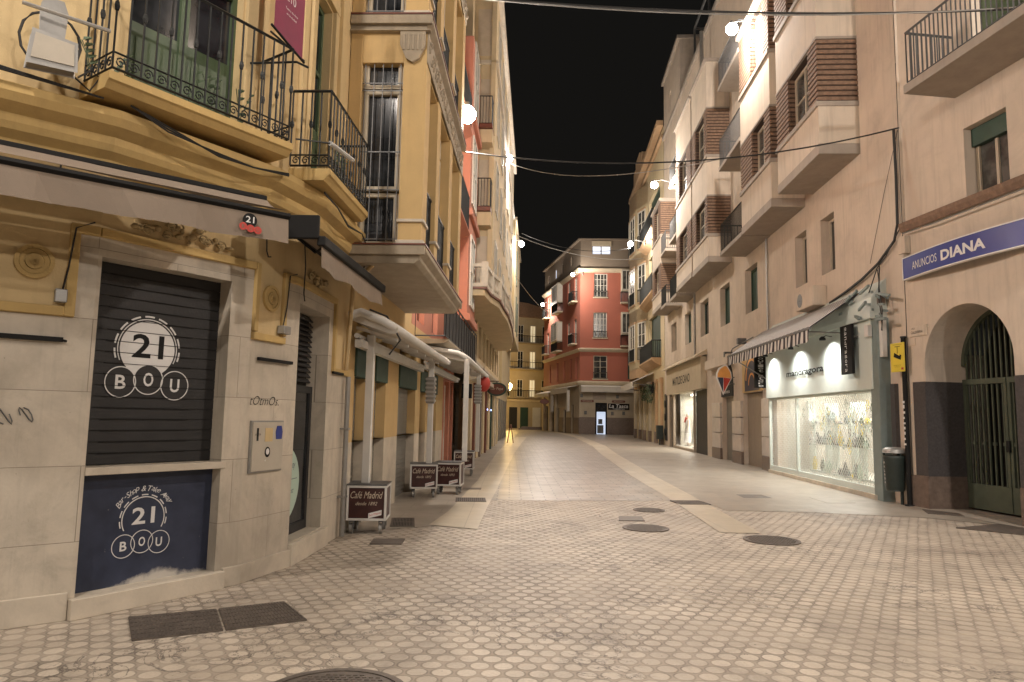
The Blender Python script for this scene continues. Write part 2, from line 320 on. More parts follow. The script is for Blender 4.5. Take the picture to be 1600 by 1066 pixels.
    def text(s, body, x, z, h, o, w=None, al='C', sh=0., bold=0., rot=0., dep=.002, mirror=False):
        cu = bpy.data.curves.new('lettering', 'FONT'); cu.body = body; cu.size = 1; cu.resolution_u = 3; cu.shear = sh; cu.offset = bold
        ob = bpy.data.objects.new('lettering', cu); me = bpy.data.meshes.new_from_object(ob)
        vs = [v.co.copy() for v in me.vertices]
        if vs:
            X0, X1 = min(v.x for v in vs), max(v.x for v in vs); Y0, Y1 = min(v.y for v in vs), max(v.y for v in vs)
            ky = h/(Y1-Y0); kx = (w/(X1-X0)) if w else ky; cx = {'C': (X0+X1)/2, 'L': X0}[al]; cy = (Y0+Y1)/2
            P = []
            for v in vs:
                a, b = (v.x-cx)*kx, (v.y-cy)*ky; P.append((x+a*cos(rot)-b*sin(rot), o, z+a*sin(rot)+b*cos(rot)))
            i = s.pts(P)
            for p in me.polygons: s.f.append(tuple(i+q for q in p.vertices))
        bpy.data.objects.remove(ob); bpy.data.curves.remove(cu); bpy.data.meshes.remove(me); return s
    def build(s, name, m, parent=None, smooth=False, bev=0.):
        me = bpy.data.meshes.new(name); inv = ROOT.get(parent, Matrix()).inverted() if parent is not None else Matrix()
        me.from_pydata([tuple(inv @ Vector(v)) for v in s.v], [], s.f); me.update()
        if smooth: me.polygons.foreach_set('use_smooth', [True]*len(me.polygons))
        ob = bpy.data.objects.new(name, me); C.objects.link(ob); me.materials.append(M[m] if isinstance(m, str) else m)
        if parent is not None: ob.parent = parent; ROOT[ob] = ROOT[parent]
        else: ROOT[ob] = Matrix()
        if bev:
            b = ob.modifiers.new('bevel', 'BEVEL'); b.width = bev; b.segments = 2; b.limit_method = 'ANGLE'
        return ob
ROOT = {}
def thing(name, label, cat, fr=WF, z=0, group=None):
    o = bpy.data.objects.new(name, None); C.objects.link(o); o.empty_display_size = .2
    o.matrix_world = fr.mtx(z) if fr is not WF else Matrix.Translation((0, 0, z)); ROOT[o] = o.matrix_world.copy()
    o['label'] = label; o['category'] = cat
    if group: o['group'] = group
    return o
def single(mb, name, m, label, cat, group=None, smooth=False, bev=0.):
    """one-mesh thing with its origin at its own base"""
    xs = [v[0] for v in mb.v]; ys = [v[1] for v in mb.v]; z0 = min(v[2] for v in mb.v); p = Vector(((min(xs)+max(xs))/2, (min(ys)+max(ys))/2, z0))
    R = Matrix.Translation(p) @ Matrix.Rotation(radians(90-mb.fr.h), 4, 'Z'); inv = R.inverted()
    me = bpy.data.meshes.new(name); me.from_pydata([tuple(inv @ Vector(v)) for v in mb.v], [], mb.f); me.update()
    if smooth: me.polygons.foreach_set('use_smooth', [True]*len(me.polygons))
    o = bpy.data.objects.new(name, me); C.objects.link(o); me.materials.append(M[m] if isinstance(m, str) else m); o.matrix_world = R; ROOT[o] = R
    o['label'] = label; o['category'] = cat
    if group: o['group'] = group
    if bev:
        b = o.modifiers.new('bevel', 'BEVEL'); b.width = bev; b.segments = 2; b.limit_method = 'ANGLE'
    return o
def struct(mb, name, m):
    o = mb.build(name, m); o['kind'] = 'structure'; return o
def copy_tree(o, M4, label, parent=None):
    c = o.copy(); C.objects.link(c)
    if parent is None: c.matrix_world = M4; c['label'] = label
    else: c.parent = parent; c.matrix_parent_inverse = o.matrix_parent_inverse.copy(); c.matrix_basis = o.matrix_basis.copy()
    for ch in list(kids.get(o, ())): copy_tree(ch, None, None, c)
    return c
kids = {}
def index_kids():
    kids.clear()
    for o in C.objects:
        if o.parent: kids.setdefault(o.parent, []).append(o)
def window(par, fr, x0, x1, z0, z1, o, fm='whitewood', gm='glass', nx=2, nz=1, fw=.06, name='window', bars=0, wd=.05):
    """frame with mullions, pane as sub-part"""
    f = MB(fr); f.box(x0, x1, o, o+wd, z0, z0+fw).box(x0, x1, o, o+wd, z1-fw, z1).box(x0, x0+fw, o, o+wd, z0+fw, z1-fw).box(x1-fw, x1, o, o+wd, z0+fw, z1-fw)
    for k in range(1, nx):
        c = x0+(x1-x0)*k/nx; f.box(c-fw*.4, c+fw*.4, o, o+wd*.9, z0+fw, z1-fw)
    for k in range(1, nz):
        c = z0+(z1-z0)*k/nz; f.box(x0+fw, x1-fw, o, o+wd*.8, c-fw*.25, c+fw*.25)
    w = f.build(name, fm, par)
    MB(fr).box(x0+fw*.5, x1-fw*.5, o-.01, o+.012, z0+fw*.5, z1-fw*.5).build('pane', gm, w)
    if bars:
        b = MB(fr); n = max(2, int((x1-x0)/bars))
        for k in range(n+1): c = x0+(x1-x0)*k/n; b.box(c-.006, c+.006, o+wd+.02, o+wd+.032, z0, z1)
        for q in (.08, .38, .92): b.box(x0, x1, o+wd+.033, o+wd+.04, z0+(z1-z0)*q, z0+(z1-z0)*q+.012)
        b.build('window_bars', 'iron_grey', w)
    return w
def railing(mb, path, z0, z1, sp=.11, r=.009, scroll=False):
    """path: [(x,o)] in the frame of mb"""
    for (a, b) in zip(path, path[1:]):
        L = hypot(b[0]-a[0], b[1]-a[1]); n = max(1, round(L/sp))
        for zz, rr in ((z0, r*1.3), (z1, r*1.8), (z0+(z1-z0)*.14, r)) if scroll else ((z0, r*1.2), (z1, r*2)):
            mb.tube([(a[0], a[1], zz), (b[0], b[1], zz)], rr, 4)
        for k in range(n+1):
            x, o = a[0]+(b[0]-a[0])*k/n, a[1]+(b[1]-a[1])*k/n; mb.tube([(x, o, z0), (x, o, z1)], r, 4)
            if scroll:
                if k % 2 == 0: mb.ball(x, o, z0+(z1-z0)*.55, r*2.4, r*5, 6, 4)
                if k < n:
                    dx, do = (b[0]-a[0])/L, (b[1]-a[1])/L; c = [(x+dx*(.055+.04*(1-t/14)*cos(t*.8)), o+do*(.055+.04*(1-t/14)*cos(t*.8)), z0+.055+.045*(1-t/14)*sin(t*.8)) for t in range(12)]
                    mb.tube(c, r*.7, 4)
    return mb
def slats(mb, x0, x1, z0, z1, o, pitch=.09, dep=.012, gap=.008):
    n = max(1, round((z1-z0)/pitch)); p = (z1-z0)/n; mb.box(x0, x1, o-dep-.03, o-dep, z0, z1)
    for k in range(n): mb.box(x0+.002, x1-.002, o-dep+.0005, o, z0+k*p+gap/2, z0+(k+1)*p-gap/2)
    return mb
def catenary(a, b, sag, n=14): return [(a[0]+(b[0]-a[0])*t, a[1]+(b[1]-a[1])*t, a[2]+(b[2]-a[2])*t-4*sag*t*(1-t)) for t in [k/n for k in range(n+1)]]
# ------------------------------------------------------------------ ground
def sheet(name, m, polys, z):
    b = MB()
    for p in polys: i = len(b.v); b.v += [(x, y, z) for x, y in p]; b.f.append(tuple(range(i, i+len(p))))
    return struct(b, name, m)
sheet('ground', 'discs', [[(-150, -60), (150, -60), (150, 400), (-150, 400)]], 0)
sheet('road', 'lane', [[(-.35, 13.3), (3.2, 13.78), (3.3, 19.5), (3.97, 31), (4.6, 40), (5.3, 58), (5, 70), (4, 84), (3, 130), (-1.5, 130), (-.7, 55), (-.6, 30), (-.8, 17)]], .004)
sheet('pavement', 'walk', [[(3.78, 12.5), (5.3, 12.4), (6.95, 12.0), (8.4, 10.6), (9.6, 9.3), (12, 9), (12, 70), (14, 90), (5, 70), (5.9, 58.7), (5.5, 40.6), (4.7, 31.3), (4.0, 19.7), (3.73, 13.9)]], .006)
sheet('pavement', 'walk', [[(-2.4, 9.3), (-1.1, 10.1), (-.95, 11.6), (-.82, 15.2), (-.77, 17.3), (-.57, 30.5), (-.3, 45), (-.9, 62), (-1.5, 130), (-8, 130), (-3, 60)]], .006)
L_ = [(-1.13, 10.2), (-.98, 11.7), (-.85, 15.2), (-.77, 17.3), (-.57, 30.5), (-.1, 45), (.5, 55)]; R_ = [(-.43, 9.9), (-.36, 12.6), (-.27, 15), (-.2, 17.5), (.2, 30.8), (.72, 43.1), (1.3, 55.5)]
sheet('path', 'strip', [[L_[k], R_[k], R_[k+1], L_[k+1]] for k in range(6)], .008)
L_ = [(2.94, 10), (3.15, 13.8), (3.33, 19.5), (3.97, 31), (4.62, 40.1), (5.2, 58), (4.6, 72), (3.6, 86)]; R_ = [(3.51, 10), (3.72, 13.9), (4.0, 19.7), (4.72, 31.3), (5.45, 40.6), (6.0, 58.7), (5.5, 72), (4.4, 86)]
sheet('path', 'strip', [[L_[k], R_[k], R_[k+1], L_[k+1]] for k in range(7)], .008)
sheet('pavement', 'ramp', [[(7.55, 13.6), (7.75, 11.5), (8.2, 9.6), (9.6, 9.4), (9.2, 13.6)]], .012)

def grate(x, y, rot, w, d, label, nb=14, name='drain_grate', frame=.02):
    fr = FR(x, y, 90-rot); t = thing(name, label, 'drain grate', fr)
    MB(fr).box(-w/2, w/2, -d/2, d/2, .0, .0095).build('pit', 'black', t)
    b = MB(fr)
    for a in ((-w/2, w/2, -d/2, -d/2+frame), (-w/2, w/2, d/2-frame, d/2), (-w/2, -w/2+frame, -d/2, d/2), (w/2-frame, w/2, -d/2, d/2)): b.box(*a, .001, .016)
    b.build('frame', 'castiron', t); b = MB(fr)
    for k in range(nb): c = -w/2+frame+(w-2*frame)*(k+.5)/nb; b.box(c-w/nb*.24, c+w/nb*.24, -d/2+frame, d/2-frame, .001, .015)
    b.box(-w/2+frame, w/2-frame, -.012, .012, .001, .0145).build('bars', 'castiron', t)
grate(-.71, 13.28, 4, .56, .6, 'black slotted drain grate set in the left pale stone strip')
grate(3.41, 13.5, 6, .58, .6, 'black slotted drain grate set in the right pale stone strip')
grate(-1.53, 10.4, 8, .34, .8, 'dark slotted drain grate beside the nearest menu trolley')
def plate(pts, label, name='cover_plate', m='castiron', z=.012, lines=0, cat='cover plate'):
    c = (sum(p[0] for p in pts)/4, sum(p[1] for p in pts)/4); a = math.degrees(math.atan2(pts[1][0]-pts[0][0], pts[1][1]-pts[0][1])); fr = FR(c[0], c[1], a)
    b = MB(); i = len(b.v)
    b.v += [(x, y, .0) for x, y in pts]+[(x, y, z) for x, y in pts]; b.f += [(4, 5, 6, 7)]+[(k, (k+1) % 4, 4+(k+1) % 4, 4+k) for k in range(4)]
    if not lines: return single(b, name, m, label, cat, 'iron covers set in the paving')
    t = thing(name, label, cat, fr, 0, 'iron covers set in the paving'); b.build('plate', m, t)
    if lines:
        b = MB(); P = [Vector((*p, 0)) for p in pts]
        for k in range(lines):
            u = (k+.5)/lines
            for v in range(6):
                v0, v1 = (v+.12)/6, (v+.88)/6; q = []
                for uu, vv in ((u-.28/lines, v0), (u+.28/lines, v0), (u+.28/lines, v1), (u-.28/lines, v1)):
                    p = P[0]*(1-uu)*(1-vv)+P[1]*uu*(1-vv)+P[2]*uu*vv+P[3]*(1-uu)*vv; q.append((p.x, p.y))
                i = len(b.v); b.v += [(*p, z) for p in q]+[(*p, z+.004) for p in q]; b.f += [(i+4, i+5, i+6, i+7)]+[(i+k2, i+(k2+1) % 4, i+4+(k2+1) % 4, i+4+k2) for k2 in range(4)]
        b.build('tread_pattern', m, t)
    return t
plate([(-2.52, 4.93), (-2.01, 5.19), (-2.28, 5.72), (-2.83, 5.46)], 'left half of the long ribbed iron cover below the blue panel', lines=22)
plate([(-1.995, 5.197), (-1.5, 5.48), (-1.83, 5.98), (-2.265, 5.727)], 'right half of the long ribbed iron cover below the blue panel', lines=22)
plate([(-1.66, 8.64), (-1.28, 8.66), (-1.29, 9.03), (-1.68, 9.0)], 'small square iron plate in front of the nearest menu trolley')
plate([(-1.0, 15.1), (-.6, 15.15), (-.6, 15.5), (-1.0, 15.45)], 'small iron plate behind the left drain grate')
plate([(1.68, 10.98), (2.08, 10.98), (2.12, 11.45), (1.76, 11.45)], 'small square iron cover just beyond the middle manhole')
plate([(6.15, 13.85), (6.75, 13.95), (6.95, 15.1), (6.2, 14.8)], 'large dull inset slab cover in front of the lit mint shop', m='walk', z=.009)
plate([(4.75, 14.5), (5.35, 14.55), (5.35, 15.2), (4.8, 15.15)], 'small dull inset slab cover left of the large one by the mint shop', m='castiron', z=.008)
plate([(6.75, 10.85), (7.45, 10.2), (8.1, 10.4), (7.7, 11.3)], 'wide dark iron cover in front of the green arched gate', z=.018)
plate([(7.3, 12.5), (7.75, 12.2), (7.9, 12.6), (7.55, 13.1)], 'dark floor plate at the foot of the litter bin', z=.016)
def manhole(x, y, r, label, bosses=True):
    t = thing('manhole_cover', label, 'manhole cover', FR(x, y, 90), 0, 'iron covers set in the paving'); fr = FR(x, y, 90); b = MB(fr)
    def an(r0, r1, z0, z1, n=40):
        for k in range(n):
            a, c = 2*pi*k/n, 2*pi*(k+1)/n; b.prism([(r0*cos(a), r0*sin(a)), (r1*cos(a), r1*sin(a)), (r1*cos(c), r1*sin(c)), (r0*cos(c), r0*sin(c))], z0, z1, 'z')
    an(r*.9, r, .001, .014); b.build('rim', 'castiron', t)
    b = MB(fr); b.cyl(0, 0, .001, .010, r*.885, n=40); b.build('lid', 'castiron', t); b = MB(fr)
    k = int(r/.035)
    for i in range(-k, k+1):
        for j in range(-k, k+1):
            px, py = i*.04+(.02 if j % 2 else 0), j*.035
            if hypot(px, py) < r*.82: b.box(px-.013, px+.013, -py-.010, -py+.010, .010, .0145)
    b.build('tread_pattern', 'castiron', t)
manhole(1.96, 10.28, .33, 'round iron manhole cover in the middle of the street, beside a square plate')
manhole(3.45, 9.44, .36, 'round iron manhole cover at the near end of the right stone strip')
manhole(-.95, 4.05, .42, 'largest iron manhole cover, in front of the long ribbed iron cover')
manhole(2.4, 12.3, .27, 'faint round cover just before the smooth lane begins')

# ------------------------------------------------------------------ corner building with the bar
A0, A, B, Cf = FR(-3.24, 5.40, 50), FR(-3.24, 5.40, 34), FR(-2.452, 6.569, 15.6), FR(-2.242, 7.32, 2.75)
D = FR(-2.15, 9.2, 2)
PATH = [A0.w(-5, 0, 0)[:2], (-3.24, 5.40), (-2.452, 6.569), (-2.242, 7.32), (-2.15, 9.2)]
T = thing('corner_building', 'ochre plaster and cream stone corner building holding the closed 21 bar', 'building', A)
def multi(*items):
    b = MB()
    for fr, fn in items: b.fr = fr; fn(b)
    return b
multi((A0, lambda b: b.wall(-5, -.13, 0, 2.24).wall(-.13, 0, 0, 2.89)), (A, lambda b: b.wall(0, 1.41, 0, 2.89, [(.03, 1.18, .15, 2.74)], .32)),
      (B, lambda b: b.wall(0, .52, 0, 2.23).wall(.52, .78, 0, 2.88)), (Cf, lambda b: b.wall(0, 1.2, 0, 2.88, [(.03, 1.06, .23, 2.70)], .26).wall(1.2, 1.88, 0, 2.03))).build('stone_cladding', 'stone_a', T)
multi((A0, lambda b: b.wall(-5, -.13, 2.24, 12.5, [(-3.9, -2.7, 4.0, 6.3)]).wall(-.13, 0, 2.89, 12.5)), (A, lambda b: b.wall(0, 1.41, 2.89, 12.5, [(.1, 1.12, 3.9, 6.3), (.1, 1.12, 7.4, 9.6)], .22)),
      (B, lambda b: b.wall(0, .52, 2.23, 12.5).wall(.52, .78, 2.88, 12.5)), (Cf, lambda b: b.wall(0, 1.2, 2.88, 12.5, [(.02, .62, 3.9, 6.3), (.02, .62, 7.4, 9.6)], .22).wall(1.2, 1.88, 2.03, 12.5).quad((1.88, 0, 3), (1.88, -9, 3), (1.88, -9, 12.5), (1.88, 0, 12.5))),
      (WF, lambda b: b.quad((PATH[0][0], -PATH[0][1], 12.5), *[(p[0], -p[1], 12.5) for p in PATH[1:]], (-11, -9.2, 12.5), (-11, -3, 12.5)))).build('plaster_wall', 'ochre', T)
t_, o_ = .07, .035
multi((A0, lambda b: b.box(-5, -.2, -.02, o_, 2.243, 2.313).box(-.2, -.13, -.02, o_, 2.243, 2.95).box(-.2, 0, -.02, o_+.003, 2.893, 2.963)),
      (A, lambda b: b.box(0, 1.41, -.02, o_, 2.893, 2.963)), (B, lambda b: b.box(0, .06, -.02, o_+.002, 2.31, 2.963).box(0, .52, -.02, o_, 2.233, 2.30).box(.455, .517, -.02, o_+.003, 2.31, 2.90).box(.46, .78, -.02, o_+.006, 2.883, 2.953)),
      (Cf, lambda b: b.box(0, 1.26, -.02, o_, 2.883, 2.953).box(1.203, 1.265, -.02, o_+.003, 2.05, 2.88).box(1.27, 1.88, -.02, o_, 2.033, 2.1))).build('moulding', 'ochre_trim', T, bev=.006)
multi((A0, lambda b: b.box(-5, -.02, .0, .03, 0, .2)), (A, lambda b: b.box(-.02, 1.24, .0, .07, 0, .15).box(1.245, 1.43, 0, .03, 0, .17)), (B, lambda b: b.box(.01, .8, 0, .03, 0, .17)), (Cf, lambda b: b.box(0.01, 1.22, 0, .05, 0, .22))).build('plinth', 'stone_sill', T, bev=.006)
prof = [(0, 3.40), (.05, 3.42), (.06, 3.5), (.13, 3.55), (.15, 3.60), (.15, 3.66), (.24, 3.72), (.27, 3.78), (.27, 3.84), (.20, 3.87), (0, 3.90)]
MB().sweep(PATH, prof).build('cornice', 'ochre_trim', T)
b = MB(A0)
for (fr, x, z, r) in ((A0, -.41, 2.63, .125), (B, .27, 2.66, .125)):
    b.fr = fr
    for r0, r1, h in ((.80, 1, .03), (.52, .74, .022), (.0, .45, .03), (0, .2, .045)): b.ring(x, z, r*r0, r*r1, 0, h)
    b.build('medallion', 'ochre_trim', T, bev=.004); b = MB(A0)
b = MB(A)
for fr, cx, cz, w, n in ((A, .68, 3.03, .46, 26), (Cf, .52, 3.02, .30, 18)):
    b.fr = fr
    for k in range(n):
        u = random.uniform(-1, 1); x = cx+u*w; z = cz+.10*(1-u*u)*random.uniform(-.4, 1); b.ball(x, .02, z, random.uniform(.018, .045), random.uniform(.012, .03), 7, 5)
        if k % 3 == 0: b.tube([(x+.05*cos(t*.6)*(1-t/16), .035, z+.05*sin(t*.6)*(1-t/16)) for t in range(13)], .008, 5)
    b.build('relief_ornament', 'relief', T, smooth=True); b = MB(A)
# bar shutter, ledge and panel
sh = slats(MB(A), .03, 1.18, 1.11, 2.74, -.17, .092, .012, .006).build('roller_shutter', 'shut_dark', T)
b = MB(A); cx, cz, o = .535, 2.06, -.166
MB(A).disc(cx, cz, .235, o, o+.002, 40).build('round_badge', 'vinyl', sh)
b.ring(cx, cz, .248, .256, o, o+.002, 50, radians(-25), radians(205))
for k in range(9): b.ring(cx, cz, .270, .284, o, o+.002, 5, radians(-18+k*25), radians(-18+k*25+17))
b.build('badge_ring', 'vinyl', sh)
for (x, z) in ((.325, 1.775), (.555, 1.805), (.79, 1.765)):
    MB(A).disc(x, z, .125, o+.0022, o+.0034, 32).build('letter_disc', 'shut_dark', sh); MB(A).ring(x, z, .120, .128, o+.0036, o+.005, 40).build('letter_ring', 'vinyl', sh)
MB(A).text('21', cx, 2.085, .20, o+.004, .27, bold=.02).build('number_lettering', 'black', sh)
b = MB(A)
for ch, x, z in (('B', .325, 1.775), ('O', .555, 1.805), ('U', .79, 1.765)): b.text(ch, x, z, .115, o+.0055, .085, bold=.018)
b.build('lettering', 'vinyl', sh)
MB(A).box(.03, 1.22, -.20, .015, 1.045, 1.105).build('ledge', 'stone_sill', T, bev=.004)
pn = MB(A).box(.03, 1.18, -.16, -.12, .15, 1.045).build('lower_panel', 'navy', T)
b = MB(A); cx, cz, o = .575, .66, -.117
b.ring(cx, cz, .172, .180, o, o+.002, 50, radians(-28), radians(208))
for k in range(9): b.ring(cx, cz, .190, .199, o, o+.002, 5, radians(-18+k*25), radians(-18+k*25+16))
for (x, z) in ((.425, .455), (.575, .475), (.72, .455)): b.ring(x, z, .088, .094, o, o+.002, 36)
b.text('21', cx, .685, .135, o, .19, bold=.02)
for ch, x, z in (('B', .425, .455), ('O', .575, .475), ('U', .72, .455)): b.text(ch, x, z, .075, o+.001, .055, bold=.02)
s_ = 'Bar-Shop & Take Away'
for k, ch in enumerate(s_):
    a = radians(150-k*120/(len(s_)-1))
    if ch != ' ': b.text(ch, cx+.245*cos(a), cz+.245*sin(a), .006 if ch == '-' else .044 if ch in 'BSTAk&hpy' else .030, o, rot=a-pi/2, sh=.3)
b.build('lettering', 'vinyl', pn)
n_ = round((2.74-1.11)/.092); b = MB(A)
for k in range(1, n_): z = 1.11+(2.74-1.11)*k/n_; b.box(.19, .93, -.170, -.1596, z-.0022, z+.0022)
b.build('slat_joint', 'black', sh)
# doorway with louvres, glass door and oval sticker
b = MB(Cf)
for k in range(13): z = 1.9+k*.06; b.prism([(-.20, z), (-.19, z+.01), (-.23, z+.055), (-.24, z+.045)], .05, 1.04, 'x')
b.box(.03, 1.06, -.26, -.25, 1.86, 2.70).build('louvre', 'shut_dark', T)
w = MB(Cf).box(.03, 1.06, -.22, -.17, 1.78, 1.86).box(.03, .11, -.22, -.17, .23, 1.78).box(.98, 1.06, -.22, -.17, .23, 1.78).box(.11, .98, -.22, -.17, .23, .33).build('glass_door', 'shut_dark', T)
MB(Cf).box(.11, .98, -.20, -.19, .33, 1.78).build('pane', 'glass', w)
st = MB(Cf).prism([(.12, .36)]+[(.25+.55*cos(radians(a)), .78+.43*sin(radians(a))) for a in range(-80, 91, 10)]+[(.12, 1.21)], -.189, -.187).build('oval_sticker', 'sticker', w)
MB(Cf).text('& Take Away', .40, .97, .10, -.185, .5, sh=.4).box(.15, .72, -.186, -.185, .82, .827).text('take a rest', .42, .70, .06, -.185, .42, sh=.4).text('21 bou', .38, .54, .05, -.185, .22, sh=.4).build('lettering', 'navy', w)
# green windows of the first floor, with surrounds
def green_window(fr, x0, x1, z0, z1, par):
    f = MB(fr).box(x0, x1, -.16, -.10, z1-.06, z1).box(x0, x0+.05, -.16, -.10, z0, z1-.06).box(x1-.05, x1, -.16, -.10, z0, z1-.06); m = (x0+x1)/2
    f.box(m-.04, m+.04, -.15, -.09, z0, z1-.06).box(x0+.05, x1-.05, -.15, -.105, z0, z0+.9)
    for a, c in ((x0+.1, m-.09), (m+.09, x1-.1)): f.box(a, c, -.12, -.095, z0+.12, z0+.78).box(a-.04, c+.04, -.15, -.10, z0+1.55, z0+1.6)
    w = f.build('green_window', 'greendoor', par); MB(fr).box(x0+.05, x1-.05, -.15, -.13, z0+.9, z1-.06).build('pane', 'glass', w)
    MB(fr).box(x0-.14, x0-.02, -.02, .05, z0, z1+.02).box(x1+.02, x1+.14, -.02, .05, z0, z1+.02).box(x0-.14, x1+.14, -.02, .055, z1+.023, z1+.15).build('window_surround', 'ochre', par, bev=.008)
for fr, x0, x1 in ((A, .1, 1.12), (Cf, .02, .62)):
    for z0 in (3.9, 7.4): green_window(fr, x0, x1, z0, z0+2.4, T)
green_window(A0, -3.9, -2.7, 3.9, 6.3, T)
multi((A0, lambda b: b.box(-.14, -.02, -.02, .05, 3.9, 12).box(-2.1, -1.9, -.02, .05, 3.9, 12)), (B, lambda b: b.box(.1, .2, -.02, .045, 3.9, 12).box(.55, .65, -.02, .045, 3.9, 12)), (Cf, lambda b: b.box(.9, 1.02, -.02, .05, 3.9, 12).box(1.68, 1.86, -.02, .06, 3.9, 12))).build('pilaster_strip', 'ochre', T, bev=.008)
def balcony(fr, x0, x1, o, z, par, ht=.95, scroll=True, m='ochre_trim', th=.12, rail='iron', sp=.11, r=.009):
    MB(fr).prism([(0, z-th), (o-.06, z-th), (o-.02, z-th*.6), (o, z-th*.5), (o, z)] + [(0, z)], x0, x1, 'x').build('balcony_slab', m, par)
    railing(MB(fr), [(x0+.03, .0), (x0+.03, o-.03), (x1-.03, o-.03), (x1-.03, 0)], z+.04, z+ht, sp, r, scroll).build('balcony_railing', rail, par)
balcony(A, -.24, 1.42, .45, 4.04, T, ht=.92); balcony(Cf, -.5, 1.02, .42, 3.98, T, ht=.82)
balcony(A0, -4.2, -1.25, .45, 4.04, T)
for fr, x, ht, k in ((A, .75, .35, 7), (A, -.2, .2, 4), (Cf, .1, .3, 6)):
    b = MB(fr)
    for j in range(k):
        X = x+random.uniform(-.2, .2); a = random.uniform(-.5, .5); b.tube([(X, .3, 4.05), (X+a*.1, .32, 4.05+ht*.5), (X+a*.25, .3, 4.05+ht)], .004, 4)
        for q in range(5): u = q/5; b.quad((X+a*.25*u, .32, 4.08+ht*u), (X+a*.25*u+.03, .34, 4.1+ht*u), (X+a*.25*u+.05, .32, 4.13+ht*u), (X+a*.25*u+.01, .3, 4.12+ht*u))
    b.build('balcony_plant', 'greendoor', T)
# meter box, pipes, brackets and cables on the corner building
mt = thing('meter_box', 'cream metal utility box with stickers on the pier beside the bar shutter', 'meter box', B.at(.32), .98)
MB(B).box(.06, .58, .0, .022, .98, 1.47).build('frame', 'metalgrey', mt, bev=.003); d_ = MB(B).box(.075, .565, .015, .034, .995, 1.455).build('door', 'boxbeige', mt, bev=.003)
MB(B).box(.13, .155, .034, .038, 1.28, 1.40).text('HOLA', .143, 1.34, .09, .039, .02, rot=pi/2).build('sticker', 'black', mt)
MB(B).prism([(.26, 1.27), (.38, 1.27), (.38, 1.40), (.26, 1.40)], .034, .037).build('brown_plate', 'ochre', mt)
MB(B).prism([(.44+.0, 1.29), (.53, 1.29), (.54, 1.36), (.52, 1.42), (.45, 1.42), (.43, 1.36)], .034, .04).build('meter_window', 'blue', mt)
MB(B).disc(.31, 1.17, .042, .034, .0365, 20, .05).build('round_sticker', 'black', mt); MB(B).disc(.31, 1.175, .026, .037, .038, 16, .03).prism([(.27, 1.09), (.29, 1.10), (.28, 1.08)], .034, .036).build('sticker_print', 'vinyl', mt)
dp = MB(Cf).tube([(1.72, .07, .02), (1.72, .07, 2.02)], .032, 10).box(1.67, 1.77, 0, .11, 1.35, 1.37).box(1.67, 1.77, 0, .11, .5, .52)
single(dp, 'steel_conduit', 'metalgrey', 'grey steel conduit pipe at the end of the stone corner building', 'pipe', smooth=False)
single(MB(Cf).tube([(1.66, .07, 4.3), (1.66, .07, 9)], .045, 10).tube([(1.66, .07, 4.3), (1.66, .3, 4.15), (1.62, .36, 3.9), (1.62, .34, 3.45), (1.66, .1, 3.2), (1.66, .05, 2.1)], .03, 8), 'drain_pipe', 'pipeochre', 'ochre drain pipe running up beside the second balcony of the corner building', 'pipe')
def wallcable(fr, pts, label, r=.007): return single(MB(fr).tube(pts, r, 5), 'wall_cable', 'rubber', label, 'cable')
wallcable(A0, [(-.22, .03, 2.44), (-.2, .06, 2.6), (-.17, .06, 2.92), (-.05, .06, 2.985)], 'thin cable rising from the small grey box left of the bar shutter')
wallcable(B, [(.46, .03, 2.4), (.47, .06, 2.6), (.5, .06, 2.93), (.62, .06, 2.97)], 'thin cable rising from the small lamp box beside the narrow doorway')
wallcable(B, [(.12, .02, 3.4), (.13, .03, 3.1), (.16, .03, 3.05), (.2, .03, 3.06)], 'short loose cable end under the awning above the medallion')
wallcable(A0, [(-.3, .02, 3.4), (-.31, .03, 3.2), (-.3, .03, 3.1)], 'short loose cable end under the awning at the far left')
wallcable(A, [(.45, .02, 3.4), (.45, .03, 3.18)], 'short loose cable end above the carved ornament')
wallcable(Cf, [(.0, .02, 3.4), (.02, .04, 3.1), (-.02, .05, 2.8), (.02, .05, 2.72)], 'dangling cable just left of the doorway arch top')
single(MB(A0).box(-.27, -.19, .01, .07, 2.34, 2.44), 'junction_box', 'metalgrey', 'small grey box on the ochre wall left of the bar shutter', 'junction box', bev=.006)
single(MB(B).box(.4, .52, .01, .09, 2.33, 2.41), 'junction_box', 'metalgrey', 'small grey box on the pier left of the narrow doorway', 'junction box', bev=.006)
single(MB(A0).box(-1.1, -.19, .01, .04, 2.045, 2.08).tube([(-.2, .03, 2.06), (-.17, .05, 2.05)], .01), 'wall_bar', 'black', 'black metal bar on the stone left of the bar shutter', 'wall bar')
single(MB(B).box(.10, .66, .01, .04, 2.04, 2.07), 'wall_bar', 'black', 'short black metal bar on the pier right of the bar shutter', 'wall bar')
single(MB(Cf).box(1.2, 1.62, .01, .04, 2.03, 2.06), 'wall_bar', 'black', 'black metal bar by the steel conduit past the doorway', 'wall bar')
def scribble(fr, x, z, w, h, n, label, m='iron_grey', sd=1, r=.004):
    rr = random.Random(sd); b = MB(fr)
    for k in range(n):
        cx = x+w*(k+.5)/n; a0 = rr.uniform(0, 6); s = rr.uniform(.6, 1)
        b.tube([(cx+w/n*.55*s*cos(a0+t*.55)+t*.002, .004, z+h*.5*s*sin(a0*1.7+t*.8)) for t in range(11)], r, 4)
    return single(b, 'graffiti_tag', m, label, 'graffiti')
scribble(A0, -1.0, 1.5, .68, .15, 5, 'faded grey graffiti scrawl on the stone at the far left', 'iron_grey', 4, .005)
single(MB(B).text('tOtmOs.', .27, 1.66, .085, .004, .46, sh=.35, bold=-.012), 'graffiti_tag', 'black', 'thin dark graffiti scribble above the cream utility box', 'graffiti')
